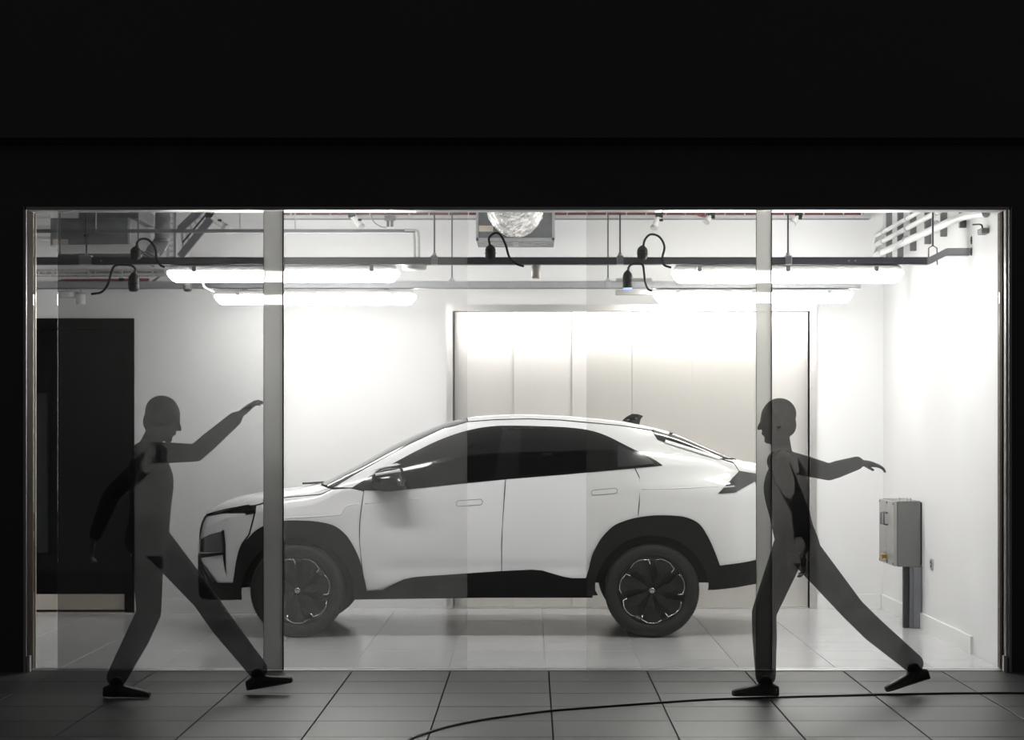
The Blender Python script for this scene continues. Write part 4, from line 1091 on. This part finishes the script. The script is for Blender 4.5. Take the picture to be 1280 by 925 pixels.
def person(label, root, J, face, mats, hands):
    """J: joints in world space; face: unit vector the head looks along"""
    g = thing('person', label, 'person', root)
    V = lambda k: Vector(J[k])
    bm = bmesh.new()
    hip = (V('hipL')+V('hipR'))/2; sh = (V('shL')+V('shR'))/2; up = (sh-hip).normalized(); across = (V('shR')-V('shL')).normalized(); fw = up.cross(across)
    if fw.dot(Vector(face)) < 0: fw = -fw
    prof = [(-.20, .06, .05, -.01), (-.16, .125, .10, -.012), (-.06, .164, .122, -.016), (.08, .164, .120, -.012), (.24, .158, .114, 0), (.40, .157, .114, .006), (.56, .165, .122, .008), (.72, .175, .126, .004), (.86, .172, .112, -.004), (.96, .150, .088, -.010), (1.03, .105, .066, -.012), (1.06, .05, .03, -.012)]
    pr_ = catmull([(a_, b_, c_) for a_, b_, c_, _ in prof], 5); of_ = catmull([(a_, d_, 0) for a_, _, _, d_ in prof], 5)
    rg = []
    for q1, q2 in zip(pr_, of_):
        c_ = hip.lerp(sh, q1.x)+fw*q2.y
        rg.append([bm.verts.new(c_+across*q1.y*math.cos(2*math.pi*k/28)+fw*q1.z*math.sin(2*math.pi*k/28)) for k in range(28)])
    for a_, b_ in zip(rg, rg[1:]):
        for k in range(28): bm.faces.new((a_[k], a_[(k+1) % 28], b_[(k+1) % 28], b_[k]))
    bm.faces.new(rg[0][::-1]); bm.faces.new(rg[-1])
    neck = sh+up*.045; hd = V('head')
    add_limb(bm, [(sh+up*.0, .070), (neck, .058), (neck.lerp(hd, .6), .054)])
    f = Vector(face).normalized(); hu = (hd-neck).normalized(); hu = (hu*.6+Vector((0, 0, 1))*.4).normalized(); f = (f-hu*f.dot(hu)).normalized(); hs = f.cross(hu)
    RH = Matrix((hs, f, hu)).transposed()
    add_ball(bm, hd+hu*.025, 1, (.076, .094, .095), RH, 24)                       # skull
    add_ball(bm, hd-hu*.045+f*.022, 1, (.060, .070, .072), RH, 20)                # face and jaw
    add_ball(bm, hd-hu*.100+f*.060, 1, (.028, .026, .022), RH)                    # chin
    add_limb(bm, [(hd+hu*.010+f*.088, .010), (hd-hu*.028+f*.108, .013)])          # nose
    add_ball(bm, hd+hu*.022+f*.080, 1, (.050, .018, .010), RH)                    # brow
    add_ball(bm, hd-hu*.060+f*.088, 1, (.024, .010, .010), RH)                    # lips
    add_ball(bm, hd+hu*.042-f*.014, 1, (.084, .096, .091), RH, 24); add_ball(bm, hd-hu*.02-f*.050, 1, (.072, .055, .070), RH, 20)   # hair mass
    for s in (-1, 1): add_ball(bm, hd+hs*s*.080-hu*.010-f*.005, 1, (.010, .020, .032), RH)
    segs = []
    for s in 'LR':
        add_limb(bm, [(V('sh'+s), .062), (V('sh'+s).lerp(V('el'+s), .4), .060), (V('el'+s), .050), (V('el'+s).lerp(V('wr'+s), .3), .050), (V('el'+s).lerp(V('wr'+s), .92), .040), (V('wr'+s), .028)])
        add_limb(bm, [(sh.lerp(V('sh'+s), .4)+up*.01, .065), (V('sh'+s), .062)])
        dv, pn, cu, sd_ = hands[s]; hand(bm, V('wr'+s), dv, pn, cu, sd_)
        add_limb(bm, [(V('hip'+s), .098), (V('hip'+s).lerp(V('kn'+s), .35), .088), (V('kn'+s), .070), (V('kn'+s).lerp(V('an'+s), .35), .070), (V('an'+s)+Vector((0,0,.03)), .058)])
        segs += [(1, V('sh'+s), V('el'+s)), (1, V('el'+s), V('wr'+s)), (0, V('wr'+s)+(V('wr'+s)-V('el'+s)).normalized()*.02, V('wr'+s)+Vector(dv).normalized()*.2), (2, V('hip'+s), V('kn'+s)), (2, V('kn'+s), V('an'+s))]
    segs += [(1, hip+up*.10, sh), (2, hip-up*.02, hip+up*.03), (0, neck+up*.03, hd), (0, hd, hd+hu*.08)]
    me = remesh(bm, .0065, 5)
    n = len(me.polygons); cen = np.empty(n*3); me.polygons.foreach_get('center', cen); cen = cen.reshape(-1, 3)
    best = np.full(n, 1e9); idx = np.zeros(n, int)
    for mi, a, b in segs:
        a = np.array(a); b = np.array(b); ab = b-a; t = np.clip(((cen-a)@ab)/(ab@ab+1e-9), 0, 1); dd = np.linalg.norm(cen-(a+t[:, None]*ab), axis=1)
        m_ = dd < best; best[m_] = dd[m_]; idx[m_] = mi
    rel = cen-np.array(hd); pf = rel@np.array(f); pu = rel@np.array(hu)
    idx[(np.linalg.norm(rel, axis=1) < .16) & ((pu > .055+.9*np.maximum(pf-.03, 0)) | ((pf < -.022) & (pu > -.085)))] = 3
    body = put('body', me, mats[:3]+[mats[4]], g)
    body.data.polygons.foreach_set('material_index', idx.astype(np.int32))
    for s in 'LR':
        pd, pitch = J['toe'+s]
        o = put('shoe', shoe_mesh(V('an'+s), pd, pitch), [mats[3]], g)
    return g

def W(u, v, dy=0.0):
    d = DP+dy; return (AX(u, d), d, AZ(v, d))
R_ = (1, 0, 0); L_ = (-1, 0, 0)
# striding towards the car, arm thrown forward
J1 = dict(hipL=W(190, 672, .09), hipR=W(184, 674, -.09), shL=W(196, 566, .18), shR=W(178, 566, -.18), head=W(203, 524, 0),
          elR=W(245, 566, -.26), wrR=W(298, 520, -.22), elL=W(140, 618, .27), wrL=W(118, 672, .25),
          knR=W(186, 766, -.10), anR=W(146, 853, -.10), knL=W(255, 748, .10), anL=W(322, 843, .10), toeR=(R_, 0.02), toeL=(R_, -.18))
person('shadowy dark clothed person striding towards the car with one arm thrown forward', (W(200, 870)[0], DP, 0), J1, (1, .1, -.05), person_mats('striding', .40),
       {'R': ((.75, .0, .62), (0, 0.3, -1), .5, 1), 'L': ((-.2, 0, -1), (1, 0, 0), .7, 1)})
# walking the other way, arm held out behind
J2 = dict(hipL=W(988, 683, -.09), hipR=W(1000, 683, .09), shL=W(972, 577, -.17), shR=W(986, 577, .17), head=W(972, 527, 0),
          elL=W(1000, 638, -.24), wrL=W(1004, 688, -.20), elR=W(1036, 590, .24), wrR=W(1074, 578, .26),
          knL=W(955, 766, -.09), anL=W(957, 852, -.09), knR=W(1066, 762, .09), anR=W(1142, 836, .09), toeL=(L_, 0.0), toeR=(L_, .30))
person('shadowy dark clothed person walking past the car tail with one arm held out behind', (W(1010, 870)[0], DP, 0), J2, (-1, .15, -.05), person_mats('walking', .34),
       {'L': ((.05, 0, -1), (-1, 0, 0), .6, -1), 'R': ((1, 0, -.15), (0, .2, -1), .4, -1)})
